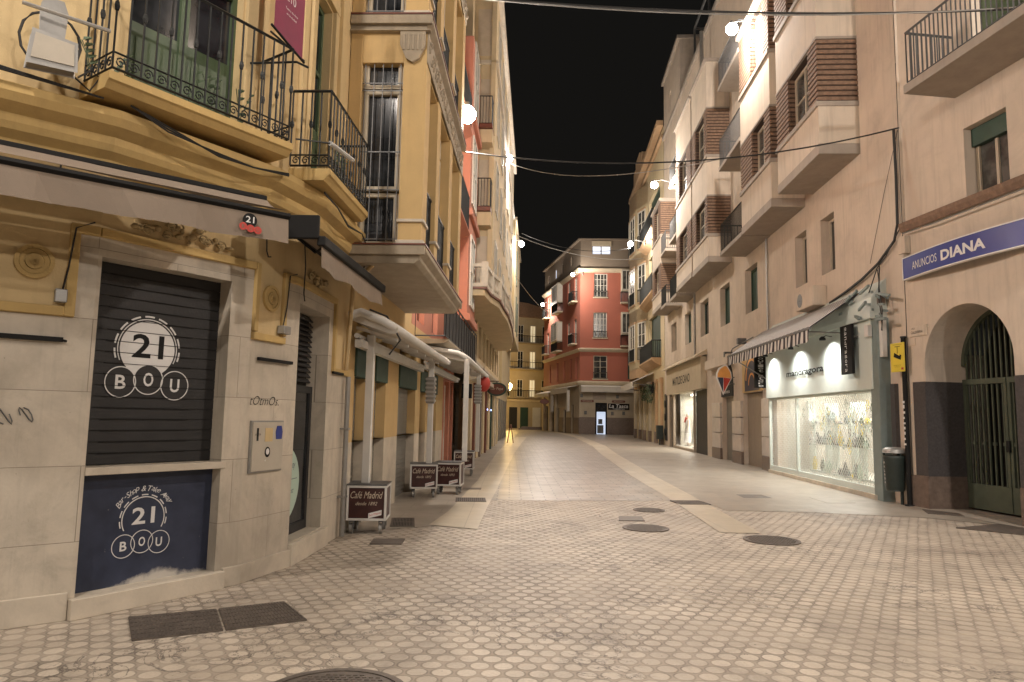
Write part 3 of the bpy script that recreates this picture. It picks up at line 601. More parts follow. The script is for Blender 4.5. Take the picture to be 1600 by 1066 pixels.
# awnings
H1 = FR(-3.24, 5.40, 51)
T = thing('bar_awning', 'long taupe awning with a 21 bar logo over the dark bar shutter', 'awning', H1, 2.9)
b = MB(H1)
for k in range(32):
    for j in range(8):
        P = []
        for kk, jj in ((k, j), (k+1, j), (k+1, j+1), (k, j+1)): x = -3.6+4.8*kk/32; v = jj/8; P.append((x, .22+.5*v, 3.40-.21*v-.035*sin(v*pi)*(1+.5*sin(x*2.3))-.008*sin(x*7+v*4)*sin(v*pi)))
        b.quad(*P)
b.build('canopy', 'awn', T, smooth=True)
MB(H1).box(-3.6, 1.2, .16, .25, 3.38, 3.425).build('wall_cassette', 'black', T, bev=.01)
MB(H1).prism([(.71, 3.11), (.76, 3.105), (.785, 3.125), (.775, 3.15), (.73, 3.165), (.71, 3.16)], -3.6, 1.21, 'x').build('front_rail', 'black', T, bev=.004)
b = MB(H1)
for k in range(48):
    x0, x1 = -3.6+4.8*k/48, -3.6+4.8*(k+1)/48; w0, w1 = .018*sin(k*.7)+.01*sin(k*1.9), .018*sin((k+1)*.7)+.01*sin((k+1)*1.9)
    b.quad((x0, .765, 3.10), (x1, .765, 3.10), (x1, .775+w1, 2.90+.005*sin(k)), (x0, .775+w0, 2.90+.005*sin(k)))
v_ = b.build('valance', 'awn', T)
MB(H1).disc(.885, 3.03, .055, .795, .797, 28).build('logo_disc', 'black', v_); b = MB(H1); b.text('21', .885, 3.035, .05, .799, .065, bold=.01).build('logo_number', 'vinyl', v_)
for ch, x, z in (('B', .835, 2.975), ('O', .892, 2.965), ('U', .948, 2.96)): MB(H1).disc(x, z, .03, .798, .800, 20).build('logo_ball', 'redp', v_); MB(H1).text(ch, x, z, .028, .802, .02).build('logo_letter', 'awn', v_)
MB(H1).tube([(.9, .2, 3.35), (1.05, .55, 3.15), (1.1, .72, 3.13)], .018, 6).tube([(-1.6, .2, 3.35), (-1.4, .55, 3.15), (-1.5, .72, 3.13)], .018, 6).build('folding_arm', 'black', T)
T = thing('small_awning', 'short taupe awning over the narrow doorway at the corner', 'awning', Cf, 2.9)
MB(Cf).prism([(.10, 3.34), (.12, 3.30), (.50, 3.16), (.50, 3.18)], -.95, 1.5, 'x').build('canopy', 'awn', T)
MB(Cf).box(-.95, 1.5, .05, .15, 3.3, 3.38).box(-1.0, -.95, .05, .5, 3.14, 3.36).build('wall_cassette', 'black', T, bev=.01)
MB(Cf).box(-.97, 1.5, .48, .56, 3.08, 3.17).build('front_rail', 'black', T, bev=.012)
b = MB(Cf)
for k in range(24):
    x0, x1 = -.95+2.4*k/24, -.95+2.4*(k+1)/24; w0, w1 = .02*sin(k*.9), .02*sin((k+1)*.9)
    b.quad((x0, .52, 3.085), (x1, .52, 3.085), (x1, .53+w1, 2.88-.02*sin(k*.5)), (x0, .53+w0, 2.88-.02*sin(k*.5)))
b.build('valance', 'awn', T); MB(Cf).tube([(-.8, .1, 3.3), (-.6, .35, 3.1), (-.8, .5, 3.12)], .016, 6).tube([(1.0, .1, 3.3), (.7, .35, 3.12), (1.1, .5, 3.12)], .016, 6).build('folding_arm', 'black', T)
# banner, flood light, tube lights
T = thing('street_banner', 'dark magenta cloth banner hanging beside the green balcony window', 'banner', B.at(-.2, .4), 4.7)
Bb = B.turn(0, -.45, .38)
MB(Bb).prism([(0, 5.02), (.46, 4.93), (.46, 7.2), (0, 7.2)], 0, .006).build('cloth', 'magenta', T); MB(Bb).tube([(-.04, .003, 5.02), (.5, .003, 4.93)], .012, 6).build('bottom_rod', 'black', T)
MB(Bb).text('TE10', .20, 5.42, .085, .008, .22).text('Teatro de Arte', .25, 5.30, .022, .008, .2).text('en la ciudad', .25, 5.25, .022, .008, .16).text('del 9 al 30', .2, 5.60, .022, .008, .2).build('lettering', 'vinyl', T)
MB(B).tube([(-.25, .0, 4.82), (-.1, .4, 4.86), (.02, .45, 4.86)], .012, 5).tube([(-.45, .35, 4.98), (.1, .35, 4.98)], .01, 5).build('bracket', 'iron', T)
T = thing('flood_light', 'grey floodlight box with curled black cables on a steel arm', 'flood light', A0.at(-.5, .3), 3.95)
MB(A0).prism([(-.60, 3.95), (-.31, 3.97), (-.32, 4.17), (-.58, 4.19)], .34, .46).build('housing', 'metalgrey', T, bev=.01); MB(A0).prism([(-.585, 3.985), (-.325, 3.998), (-.333, 4.155), (-.568, 4.17)], .462, .47).build('front_glass', 'boxbeige', T); MB(A0).prism([(-.53, 4.22), (-.39, 4.22), (-.38, 4.42), (-.41, 4.50), (-.52, 4.50), (-.54, 4.44)], .3, .36).build('back_plate', 'metalgrey', T, bev=.006)
MB(A0).tube([(-.66, .45, 4.36), (-.12, .5, 4.33)], .014, 6).tube([(-.45, .3, 4.2), (-.45, 0, 4.2)], .02, 6).build('arm', 'alu', T)
b = MB(A0)
for k in range(3): b.tube([(-.46+.19*cos(a*.45), .27-.02*k, 4.22+.22*sin(a*.45)+.01*k) for a in range(16)], .009, 5)
b.tube([(-.3, .32, 3.98), (-.2, .34, 3.9), (-.14, .34, 4.02), (-.2, .34, 4.06), (-.28, .34, 3.98)], .008, 5).build('cable_coil', 'rubber', T)
def tube_light(fr, a, c, label):
    t = thing('tube_light', label, 'tube light', fr.at(*a[:2]), a[2]); MB(fr).tube([a, c], .022, 8).build('tube', 'alu', t)
    e = ((c[0]), c[1]-.25, c[2]); MB(fr).tube([a, (a[0]-.05, a[1]-.3, a[2]+.02)], .008, 5).build('bracket', 'iron', t)
tube_light(Cf, (-1.15, .62, 3.98), (-.62, .68, 4.02), 'pale tube light on a bracket by the second balcony')
b = MB(A0)
for k in range(3): b.tube([(-5, .3, 3.93+.01*k), (-2, .31, 3.91+.008*k), (-.8, .31, 3.90+.012*k), (-.1, .31, 3.885)], .008, 5)
b.fr = A
for k in range(3): b.tube([(0, .31, 3.89), (.3, .33, 3.82-.02*k), (.75, .34, 3.72+.012*k), (1.1, .34, 3.73), (1.5, .31, 3.80-.01*k)], .008, 5)
b.fr = Cf
for k in range(2): b.tube([(-.3, .31, 3.80-.01*k), (.1, .33, 3.76), (.6, .31, 3.70-.015*k), (1.2, .31, 3.76), (1.6, .31, 3.6), (1.7, .12, 3.2)], .008, 5)
single(b, 'cable_bundle', 'rubber', 'sagging black cable bundle along the ochre cornice of the corner building', 'cable')
# ------------------------------------------------------------------ yellow cafe building with the projecting bay
T = thing('yellow_building', 'yellow plaster building with a big square bay over the shuttered cafe', 'building', D)
gaps = [(.40, 1.12), (1.62, 2.42), (3.5, 5.3), (5.9, 6.75), (7.5, 8.4)]
b = MB(D).wall(0, 9.6, 1.17, 3.35, [(a, c, 1.17, 2.9) for a, c in gaps], .3).wall(-.02, 4.6, 3.35, 12.5).quad((4.6, 0, 3.35), (4.6, -9, 3.35), (4.6, -9, 12.5), (4.6, 0, 12.5)).quad((0, 0, 12.5), (4.6, 0, 12.5), (4.6, -9, 12.5), (0, -9, 12.5))
b.build('wall', 'yellow', T)
MB(D).wall(0, 9.6, 0, 1.17, [(a, c, 0, 1.17) for a, c in gaps], .3).build('stone_base', 'stone_sill', T)
for k, (a, c) in enumerate(gaps):
    slats(MB(D), a, c, .0, 2.06 if k != 3 else 2.4, -.16, .085, .012).build('roller_shutter', 'shut_grey', T)
    MB(D).box(a-.02, c+.02, -.14, .03, 2.06, 2.52).build('shutter_box', 'greendark', T, bev=.01)
X0, X1, O1 = -.5, 3.86, 1.0
for z0 in (3.45, 6.5):
    z1 = z0+3.05
    MB(D).prism([(0, z0), (O1-.08, z0), (O1-.02, z0+.05), (O1-.02, z0+.09), (O1+.06, z0+.15), (O1+.06, z0+.21), (0, z0+.21)], X0-.0, X1+.0, 'x').box(X0-.06, X0, 0, O1+.06, z0+.09, z0+.21).box(X1, X1+.06, 0, O1+.06, z0+.09, z0+.21).build('bay_floor', 'greystone', T, bev=.008)
    MB(D).box(X0-.07, X1+.07, 0, O1+.07, z0+.213, z0+.232).build('red_trim', 'woodred', T)
    b = MB(D); zb = z0+.235
    for a, c in ((X0, X0+.36), (.62, .92), (2.05, 2.4), (3.5, X1)): b.box(a, c, O1-.3, O1, zb, z1)
    b.box(X0, X0+.3, 0, .16, zb, z1).box(X0+.36, 3.5, O1-.3, O1-.02, z1-.45, z1).box(X0, X0+.3, .16, O1-.3, z1-.42, z1).box(X1-.3, X1, 0, O1-.3, zb, z1); b.build('bay_wall', 'yellow', T, bev=.006)
    for q in ((X0-.03, X0+.36, O1-.32, O1+.03, zb, zb+.05), (X0-.03, X0+.36, O1-.32, O1+.03, zb+.28, zb+.32), (.6, .94, O1-.1, O1+.03, zb+.28, zb+.32), (2.03, 2.42, O1-.1, O1+.03, zb+.28, zb+.32)): MB(D).box(*q).build('pilaster_moulding', 'stone_sill', T, bev=.006)
    # windows of the side face, seen from the street
    sf = FR(*D.w(X0, 0, 0)[:2], 92)     # x runs outward along the side face, o toward the camera
    b = MB(sf)
    for a, c, f in ((zb, zb+.68, 'iron_grey'), (zb+.72, zb+2.05, 'cream2'), (zb+2.08, zb+2.5, 'cream2')):
        w = MB(sf).box(.16, .70, -.16, -.08, a, a+.05).box(.16, .70, -.16, -.08, c-.05, c).box(.16, .24, -.16, -.08, a+.05, c-.05).box(.62, .70, -.16, -.08, a+.05, c-.05).build('side_window', f if f != 'iron_grey' else 'cream2', T)
        MB(sf).box(.22, .64, -.15, -.13, a+.04, c-.04).build('pane', 'glass', w)
    for k in range(5): x = .2+.46*k/4; b.box(x-.005, x+.005, -.04, -.03, zb+.05, zb+2.45)
    for q in (.06, .7, 1.2, 2.02, 2.12, 2.45): b.box(.17, .69, -.028, -.02, zb+q, zb+q+.015)
    b.build('window_bars', 'iron_grey', T)
    for a, c in ((X0+.36, .62), (.92, 2.05), (2.4, 3.5)):
        MB(D).box(a, c, O1-.22, O1-.10, zb, zb+.78).build('spandrel', 'cream2', T, bev=.004)
        window(T, D, a+.01, c-.01, zb+.8, zb+2.0, O1-.2, 'cream2', 'glassblue', 2, 1, .07, 'bay_window'); window(T, D, a+.01, c-.01, zb+2.05, z1-.46, O1-.2, 'cream2', 'glassblue', 2, 1, .06, 'bay_window')
        r = MB(D); n = int((c-a)/.06)
        for k in range(n+1): x = a+(c-a)*k/n; r.box(x-.008, x+.008, O1-.08, O1-.065, zb+.02, zb+.88)
        r.box(a, c, O1-.09, O1-.055, zb+.88, zb+.91).build('bay_railing', 'iron', T)
    # relief frieze and corner console
    b = MB(D); rr = random.Random(int(z0*10))
    for k in range(70): x = X0+.1+(X1-X0-.2)*k/69; b.ball(x, O1+.005, z1-.2+rr.uniform(-.13, .13), rr.uniform(.03, .06), rr.uniform(.03, .07), 6, 4)
    b.box(X0, X1, O1, O1+.015, z1-.42, z1-.01).build('frieze', 'greystone', T)
    b = MB(sf)
    b.prism([(.66, z1-.02), (.66, z1-.20), (.74, z1-.38), (.82, z1-.43), (.90, z1-.38), (.98, z1-.2), (.98, z1-.02)], -.01, .06)
    for k in range(5): b.box(.69+k*.06, .72+k*.06, .06, .075, z1-.28, z1-.06)
    b.box(.0, 1.05, -.01, .08, z1-.02, z1-.0)
    b.build('console', 'greystone', T, bev=.006)
# ------------------------------------------------------------------ cafe canopy
def post_box(mb, x, o, z0, z1, s=.05): return mb.box(x-s, x+s, o-s, o+s, z0, z1)
def canopy(x0, x1, z, posts, label, o1=.62):
    t = thing('cafe_canopy', label, 'canopy', D.at(x0), 0)
    MB(D).prism([(.04, z+.22), (.04, z+.16), (o1-.05, z-.02), (o1+.03, z-.02), (o1+.05, z+.03), (o1+.02, z+.10)], x0, x1, 'x').build('roof_sheet', 'awnwhite', t, bev=.01)
    b = MB(D).tube([(x0-.02, .05, z+.2), (x0-.04, .2, z+.24), (x0-.04, o1-.15, z+.14), (x0+.02, o1, z+.06), (x0+.2, o1+.05, z+.03), (x1, o1+.05, z+.01)], .055, 10); b.build('gutter', 'white', t, smooth=True)
    MB(D).box(x0+.1, x1-.1, .10, .2, z-.20, z-.10).tube([(x0+.1, .12, z-.05), (x1-.05, .2, z-.1)], .035, 8).build('blind_roll', 'white', t)
    b = MB(D)
    for px, po, pz in posts: post_box(b, px, po, pz-.06, z)
    b.build('post', 'white', t, bev=.006) if len(posts) == 1 else [post_box(MB(D), px, po, pz-.08, z).build('post', 'white', t, bev=.006) for px, po, pz in posts]
    for k in range(int((x1-x0)/.8)): MB(D).prism([(.06, z+.10), (.06, z+.06), (o1, z-.10), (o1, z-.06)], x0+.3+k*.8, x0+.34+k*.8, 'x').build('rafter', 'white', t)
    c = MB(D); c.tube([(x0, .3, z+.28), (x0+.06, o1-.1, z+.2), (x0+.1, o1+.08, z-.1), (x0+.04, o1-.05, z-.3)], .013, 5).tube([(x0+.05, .2, z+.25), (x0+.5, .4, z+.24), (x1, .35, z+.26)], .012, 5)
    c.tube([(x0+.8, .1, z-.1), (x0+.85, .15, z-.5), (x0+.9, .06, z-.62)], .012, 5).build('cable', 'rubber', t)
    return t
canopy(-.15, 5.2, 2.62, [(.36, .22, .72), (4.45, .45, .70)], 'white cafe canopy under the big yellow bay, on two white posts')
canopy(5.6, 11.6, 2.72, [(5.55, 1.02, .70), (9.6, .95, .70)], 'second white cafe canopy further along, past the bay', .98)
def trolley(fr, w=.52, d=.5):
    t = thing('menu_trolley', '', 'trolley', fr, 0, 'wheeled cafe boxes at the feet of the canopy posts')
    MB(fr).box(-w/2+.012, w/2-.012, -d+.012, -.012, .18, .605).build('box', 'maroon', t)
    b = MB(fr)
    for x in (-w/2, w/2-.03):
        for o in (-d, -.03): b.box(x, x+.03, o, o+.03, .17, .62)
    for z in (.17, .59):
        b.box(-w/2+.03, w/2-.03, -.028, 0, z, z+.03).box(-w/2+.03, w/2-.03, -d, -d+.028, z, z+.03).box(-w/2, -w/2+.028, -d+.03, -.03, z, z+.03).box(w/2-.028, w/2, -d+.03, -.03, z, z+.03)
    b.build('frame', 'white', t, bev=.003); MB(fr).box(-w/2-.004, w/2+.004, -d-.004, .004, .622, .64).build('lid', 'iron_grey', t, bev=.004)
    b = MB(fr).text('Café Madrid', 0, .50, .09, -.007, .42, sh=.35).text('desde 1892', 0, .39, .045, -.007, .28, sh=.35); b.build('lettering', 'gold', t)
    s2 = MB(fr).prism([(.03, .20), (.20, .245), (.20, .31), (.03, .265)], -.008, -.005).build('sticker', 'vinyl', t); MB(fr).text('San Miguel', .115, .255, .03, -.004, .15, rot=.25).build('sticker_lettering', 'redp', s2)
    for x in (-w/2+.07, w/2-.07):
        for o in (-.07, -d+.07):
            wl = MB(fr); n = 20; wl.prism([(o+.066*cos(2*pi*k/n), .066+.066*sin(2*pi*k/n)) for k in range(n)], x-.02, x+.02, 'x'); w_ = wl.build('wheel', 'metalgrey', t, bev=.004)
            MB(fr).box(x-.028, x-.022, o-.03, o+.03, .05, .15).box(x+.022, x+.028, o-.03, o+.03, .05, .15).box(x-.03, x+.03, o-.035, o+.035, .15, .169).build('fork', 'iron_grey', w_)
    return t
tr = trolley(FR(-1.86, 9.36, 90-3))
index_kids()
tr['label'] = 'largest looking brown wheeled menu box, standing alone beside the steel conduit'
for x, y, a, lab in ((-1.62, 13.52, -8, 'second brown wheeled menu box, the left one of the touching pair'), (-1.22, 14.1, 4, 'third brown wheeled menu box, the right one of the touching pair'), (-1.2, 18.6, 0, 'farthest brown wheeled menu box, alone beyond the pair')):
    copy_tree(tr, FR(x, y, 90+a).mtx(), lab)
def heater(x, o, z, label):
    t = thing('patio_heater', label, 'heater', D.at(x, o), z-.3, 'electric heaters hung on the canopy posts'); b = MB(D); b.box(x-.13, x+.02, o-.09, o+.07, z-.28, z+.22).build('housing', 'metalgrey', t, bev=.02)
    for k in range(6): MB(D).box(x-.15, x+.04, o-.10, o+.08, z-.24+k*.08, z-.205+k*.08).build('fin', 'alu', t)
heater(4.2, .5, 2.05, 'ribbed grey heater on the second canopy post, above the touching menu boxes'); heater(9.2, .98, 2.15, 'ribbed grey heater on the farthest canopy post')
# ------------------------------------------------------------------ salmon building over the far canopy
E_ = D.at(4.62)
T = thing('salmon_building', 'narrow salmon pink building between the yellow bay and the cream block', 'building', E_)
MB(D).wall(4.62, 12.0, 3.35, 12.2, [(a, a+.9, z, z+2.1) for a in (5.2, 7.3, 9.4, 11.0) for z in (3.5, 6.6, 9.4)], .2).quad((4.62, 0, 12.2), (12, 0, 12.2), (12, -9, 12.2), (4.62, -9, 12.2)).wall(9.62, 12.0, 0, 3.35, [(9.9, 10.9, 0, 2.5), (11.2, 11.8, 0, 2.5)], .2).build('wall', 'salmon', T)
for a in (5.2, 7.3, 9.4, 11.0):
    for z in (3.5, 6.6, 9.4): window(T, D, a, a+.9, z, z+2.1, -.16, 'woodred' if z < 4 else 'whitewood', 'glass', 2, 2)
for z in (6.5, 9.3):
    MB(D).prism([(0, z-.25), (.35, z-.2), (.62, z-.05), (.62, z), (0, z)], 6.8, 9.55, 'x').build('balcony_slab', 'salmon', T, bev=.01)
    railing(MB(D), [(6.85, 0), (6.85, .58), (9.5, .58), (9.5, 0)], z+.03, z+.95, .1).build('balcony_railing', 'iron', T)
    MB(D).box(6.6, 6.78, 0, .12, z-.4, z+2.4).build('pilaster', 'salmon', T)
MB(D).prism([(0, 3.04), (.5, 3.05), (.64, 3.1), (.64, 3.14), (0, 3.14)], 5.4, 12, 'x').build('balcony_slab', 'greystone', T)
MB(D).box(9.62, 12.0, .002, .58, 4.3, 12.2).build('projecting_bay', 'salmon', T); MB(D).box(9.5, 12, .0, .68, 4.1, 4.3).build('string_course', 'salmon', T, bev=.02); MB(D).box(9.5, 12, 0, .68, 7.0, 7.2).build('string_course', 'salmon', T, bev=.02); MB(D).box(9.5, 12, 0, .68, 9.8, 10.0).build('string_course', 'salmon', T, bev=.02)
for z in (4.6, 7.5, 10.3): window(T, D, 10.1, 11.4, z, z+2, .57, 'whitewood', 'glass', 2, 2)
b = MB(D)
for k in range(12): b.box(5.0+k*.62, 5.57+k*.62, .585, .60, 3.17, 3.95)
b.build('balcony_boards', 'shut_dark', T); railing(MB(D), [(5.0, 0), (5.0, .63), (12.3, .63)], 3.16, 4.0, .62, .011).build('balcony_railing', 'iron', T)
slats(MB(D), 9.95, 10.9, 0, 2.4, -.1, .1).build('roller_shutter', 'whitewood', T); MB(D).box(11.25, 11.8, -.15, -.05, 0, 2.5).build('door', 'woodred', T, bev=.01)
# ------------------------------------------------------------------ cream block with the stone balcony
T = thing('cream_building', 'cream building with a long curved white stone balcony', 'building', D.at(12))
gfo = [(12.6, 14.6, 0, 2.6), (15.6, 17.2, 0, 2.6), (18.4, 20.2, 0, 2.6), (21.4, 23.4, 0, 2.6), (25, 27.6, 0, 2.6), (28.6, 31, 0, 2.6)]
MB(D).wall(12, 32, 0, 15.2, gfo+[(13+k*2.1, 14.1+k*2.1, 3.75, 5.0) for k in range(9)], .3, .3).quad((12, .3, 3.2), (12, -8, 3.2), (12, -8, 15.2), (12, .3, 15.2)).quad((12, .3, 15.2), (32, .3, 15.2), (32, -8, 15.2), (12, -8, 15.2)).build('wall', 'creamwarm', T)
for k in range(9): window(T, D, 13+k*2.1, 14.1+k*2.1, 3.75, 5.0, .08, 'beigewood', 'glass', 2, 1)
MB(D).prism([(.3, 3.2), (.42, 3.22), (.5, 3.32), (.5, 3.4), (.3, 3.45)], 12, 32, 'x').prism([(.3, 2.75), (.62, 2.8), (.62, 2.95), (.3, 3.1)], 14, 31, 'x').build('string_course', 'stone_sill', T, bev=.01)
for k, (a, c, z0, z1) in enumerate(gfo):
    MB(D).box(a, c, .0, .1, 0, 2.6).build('shopfront_door', ['shut_grey', 'woodred', 'shut_dark', 'woodred', 'greendark', 'shut_grey'][k], T)
    MB(D).box(a-.3, a-.02, .29, .38, 0, 2.7).build('pier', ['stone_sill', 'woodred', 'granite_b', 'woodred', 'greendark', 'stone_sill'][k], T, bev=.01)
# projecting upper block
s0, s1, oo = 12.6, 30.5, 1.02
MB(D).box(s0, s1, .3, oo, 5.25, 15.6).build('projecting_block', 'creamwarm', T); MB(D).box(s0-.15, s1+.1, .3, oo+.15, 15.6, 15.9).box(s0-.05, s1, .3, oo+.1, 12.9, 13.05).build('cornice', 'stone_sill', T, bev=.02)
sf = FR(*D.w(s0, 0, 0)[:2], 92)
for z in (5.6, 8.1, 10.8, 13.2):
    MB(sf).box(.42, .95, -.05, .012, z, z+1.6).build('side_window', 'beigewood', T); MB(D).box(s0-.13, s0-.0, oo-.14, oo+.02, z-.3, z+2.2).build('corner_pilaster', 'creamwarm', T, bev=.01)
for z in (7.95, 10.6):
    MB(sf).box(.40, 1.0, 0.012, .75, z-.12, z).build('balcony_slab', 'woodred', T); MB(sf).prism([(.4, z-.55), (1.0, z-.55), (1.0, z-.13), (.4, z-.13)], .0, .6).build('balcony_soffit', 'creamwarm', T)
    railing(MB(sf), [(.42, .72), (.98, .72), (.98, 0)], z+.02, z+.9, .1).build('balcony_railing', 'iron', T)
for k in range(6):
    for z in (5.7, 8.4, 11.0, 13.4): window(T, D, s0+1.2+k*2.8, s0+2.4+k*2.8, z, z+1.7, oo-.01, 'whitewood', 'glass', 2, 2)
# stone balcony: plan outline stepping out and curving
outl = [(10.9, 0.0), (10.9, .95), (12.2, 1.05), (13.2, 1.25), (14.6, 1.3), (16.5, 1.4), (20, 1.42), (24, 1.35), (27, 1.2), (27.5, .2)]
MB(D).prism(outl, 5.02, 5.2, 'z').build('balcony_slab', 'creamwarm', T); MB(D).prism([(x-(.06 if k < 2 else 0), o+(.06 if 0 < k < 9 else 0)) for k, (x, o) in enumerate(outl)], 5.205, 5.27, 'z').build('red_edge', 'woodred', T)
b = MB(D)
for (x0, o0), (x1, o1) in zip(outl, outl[1:]):
    L = hypot(x1-x0, o1-o0); n = max(2, int(L/.22))
    dx, do = (x1-x0)/L, (o1-o0)/L; px, po = -do*.06, dx*.06
    for zz0, zz1 in ((5.27, 5.38), (5.85, 5.95)): b.prism([(x0-px, o0-po), (x1-px, o1-po), (x1+px, o1+po), (x0+px, o0+po)], zz0, zz1, 'z')
    for k in range(n): u = (k+.5)/n; b.lathe(x0+(x1-x0)*u, o0+(o1-o0)*u, [(.03, 5.38), (.03, 5.42), (.06, 5.52), (.03, 5.7), (.035, 5.85)], 8)
for x, o in outl[1:6]: b.box(x-.09, x+.09, o-.09, o+.09, 5.27, 6.0)
b.build('balustrade', 'stone_sill', T)
# ------------------------------------------------------------------ farther houses on the left
G0 = FR(-.9, 42.0, 2)
T = thing('green_shuttered_building', 'pale yellow building with green shutters beyond the cream block', 'building', G0)
MB(G0).box(-1, 16, -8, .0, 0, 3.6).box(2.5, 15, -8, .9, 6.8, 14.2).box(2.5, 16, -8, .2, 3.6, 6.8).box(-1, 2.5, -8, 0, 3.6, 11).build('wall', 'paleyellow', T)
sf = FR(*G0.w(2.5, 0, 0)[:2], 92)
for z in (7.4, 10.6): w = window(T, sf, .15, .62, z, z+2.4, .0, 'whitewood', 'glass', 1, 2, .05); MB(sf).box(.02, .14, .01, .05, z, z+2.4).build('shutter', 'greendark', T); railing(MB(sf), [(.1, .02), (.1, .25), (.7, .25), (.7, .02)], z-.05, z+.8, .1, .012).build('balcony_railing', 'iron', T); MB(sf).box(.05, .75, 0, .3, z-.15, z-.06).build('balcony_slab', 'stone_sill', T)
sf = FR(*G0.w(-1, 0, 0)[:2], 92)
MB(sf).box(-1.0, -.2, .0, .04, 3.7, 6.2).build('shutter', 'greendark', T); MB(G0).box(2.4, 15.1, 0, 1.0, 14.2, 14.4).build('cornice', 'stone_sill', T)
MB(G0).box(6, 6.7, .9, .95, 7.4, 9.8).box(9, 9.7, .9, .95, 7.4, 9.8).box(6, 6.7, .9, .95, 10.6, 13).build('shutter', 'greendark', T)
for a in (0, 3, 6, 9, 12): MB(G0).box(a, a+1.6, 0, .06, 0, 2.7).build('shop_door', 'shut_grey', T)
K0 = FR(-2.4, 58.3, 2)
T = thing('tan_townhouse', 'plain tan house on the left just before the warm twin lantern', 'building', K0)
MB(K0).box(0, 21, -8, .0, 0, 12.5).build('wall', 'tan', T); MB(K0).box(-.1, 21.1, -8, .35, 12.5, 12.8).build('eaves', 'roof', T)
for k in range(5):
    for z in (4.2, 8.0): window(T, K0, 1.5+4*k, 2.7+4*k, z, z+2.3, .0, 'whitewood', 'glass', 2, 2, .08)
    MB(K0).box(1.2+4*k, 3.0+4*k, 0, .05, 0, 2.8).build('shop_door', 'shut_grey', T)
F0 = FR(-2.6, 97, 66)
T = thing('tan_building', 'long tan building with rows of balconies closing the far end of the street', 'building', F0)
MB(F0).box(-3, 12, -9, 0, 0, 15.6).build('wall', 'tan', T); MB(F0).prism([(-3.4, 15.6), (12.4, 15.6), (12, 16.1), (5, 17.6), (-3, 18.0)], -8, .5).build('roof', 'roof', T)
for z in (4.3, 8.3, 12.0):
    MB(F0).box(-2.5, 11.5, 0, .6, z-.14, z).build('balcony_slab', 'greystone', T); railing(MB(F0), [(-2.5, .57), (11.5, .57)], z, z+.95, .25, .02).build('balcony_railing', 'iron', T)
    for k in range(7): window(T, F0, -2+k*1.9, -1.1+k*1.9, z+.05, z+2.5, .0, 'whitewood', 'glass' if (k+int(z)) % 4 else 'litdim', 2, 2, .09)
MB(F0).box(-3.1, 12.1, 0, .15, 3.7, 4.1).build('string_course', 'cream', T)
for k, (x, m) in enumerate(((-1.5, 'white'), (.2, 'white'), (2.6, 'shut_dark'), (4.3, 'greendark'), (6.2, 'white'), (8.6, 'shut_dark'))): MB(F0).box(x, x+1.2, 0, .08, 0, 2.9).build('shop_door', m, T)
T = thing('corner_steps', 'low dark stone steps at the far bend of the street', 'steps', FR(1.8, 88, 90)); b = MB(FR(1.8, 88, 90)); b.box(-.8, 3, -1, 0, 0, .18).box(-.4, 3, -1.6, -.4, .18, .36); b.build('treads', 'granite_b', T, bev=.02)
# ------------------------------------------------------------------ hanging things along the left
T = thing('hanging_lantern_red', 'dark red round paper lantern hanging by the second canopy', 'lantern', D.at(11.4, 1.0), 2.2); T.name = 'hanging_lantern'
MB(D).ball(11.4, .95, 2.5, .2, .24, 14, 10).build('shade', 'redp', T, smooth=True); MB(D).tube([(11.4, .95, 2.74), (11.4, .95, 3.0)], .01).box(11.36, 11.44, .91, .99, 2.73, 2.78).build('hanger', 'iron', T)
T = thing('oval_shop_sign', 'dark oval hanging sign with green rim before the green shutters', 'sign', D.at(22, .8), 2.3)
sgf = FR(*D.w(22, .75, 0)[:2], 92)
MB(sgf).disc(0, 2.75, .44, 0, .08, 36, .30).build('plate', 'greendark', T); MB(sgf).disc(0, 2.75, .36, .08, .085, 36, .23).build('face', 'woodred', T); MB(sgf).text('Bar Pepa', 0, 2.76, .16, .09, .55, sh=.2).build('lettering', 'gold', T)
MB(sgf).tube([(-.5, .04, 3.1), (.1, .04, 3.1)], .02).tube([(0, .04, 3.1), (0, .04, 3.0)], .015).build('bracket', 'iron', T)
T = thing('black_wall_speaker', '', 'speaker', D.at(8.8, .9), 2.0); T.name = 'wall_speaker'; T['label'] = 'black box loudspeaker hanging under the second canopy'
MB(D).box(8.6, 8.9, .6, .85, 2.0, 2.36).build('cabinet', 'black', T, bev=.01); MB(D).tube([(8.75, .7, 2.36), (8.75, .7, 2.7)], .01).build('hanger', 'iron', T)
T = thing('menu_board', 'small dark menu easel standing on the left pavement far down', 'menu board', D.at(33, 1.0)); MB(D).prism([(0.8, 0), (.84, 0), (1.0, 1.1), (.96, 1.1)], 33, 33.6, 'x').prism([(1.2, 0), (1.16, 0), (1.0, 1.1), (1.04, 1.1)], 33, 33.6, 'x').build('board', 'woodred', T)
for x, lab in ((22, 'left of two tiny blue lights on a left side shopfront'), (24.5, 'right of two tiny blue lights on a left side shopfront')): single(MB(D).tube([(x, .35, 1.85), (x, .37, 1.85)], .03, 8), 'blue_light', 'ledblue', lab, 'light')
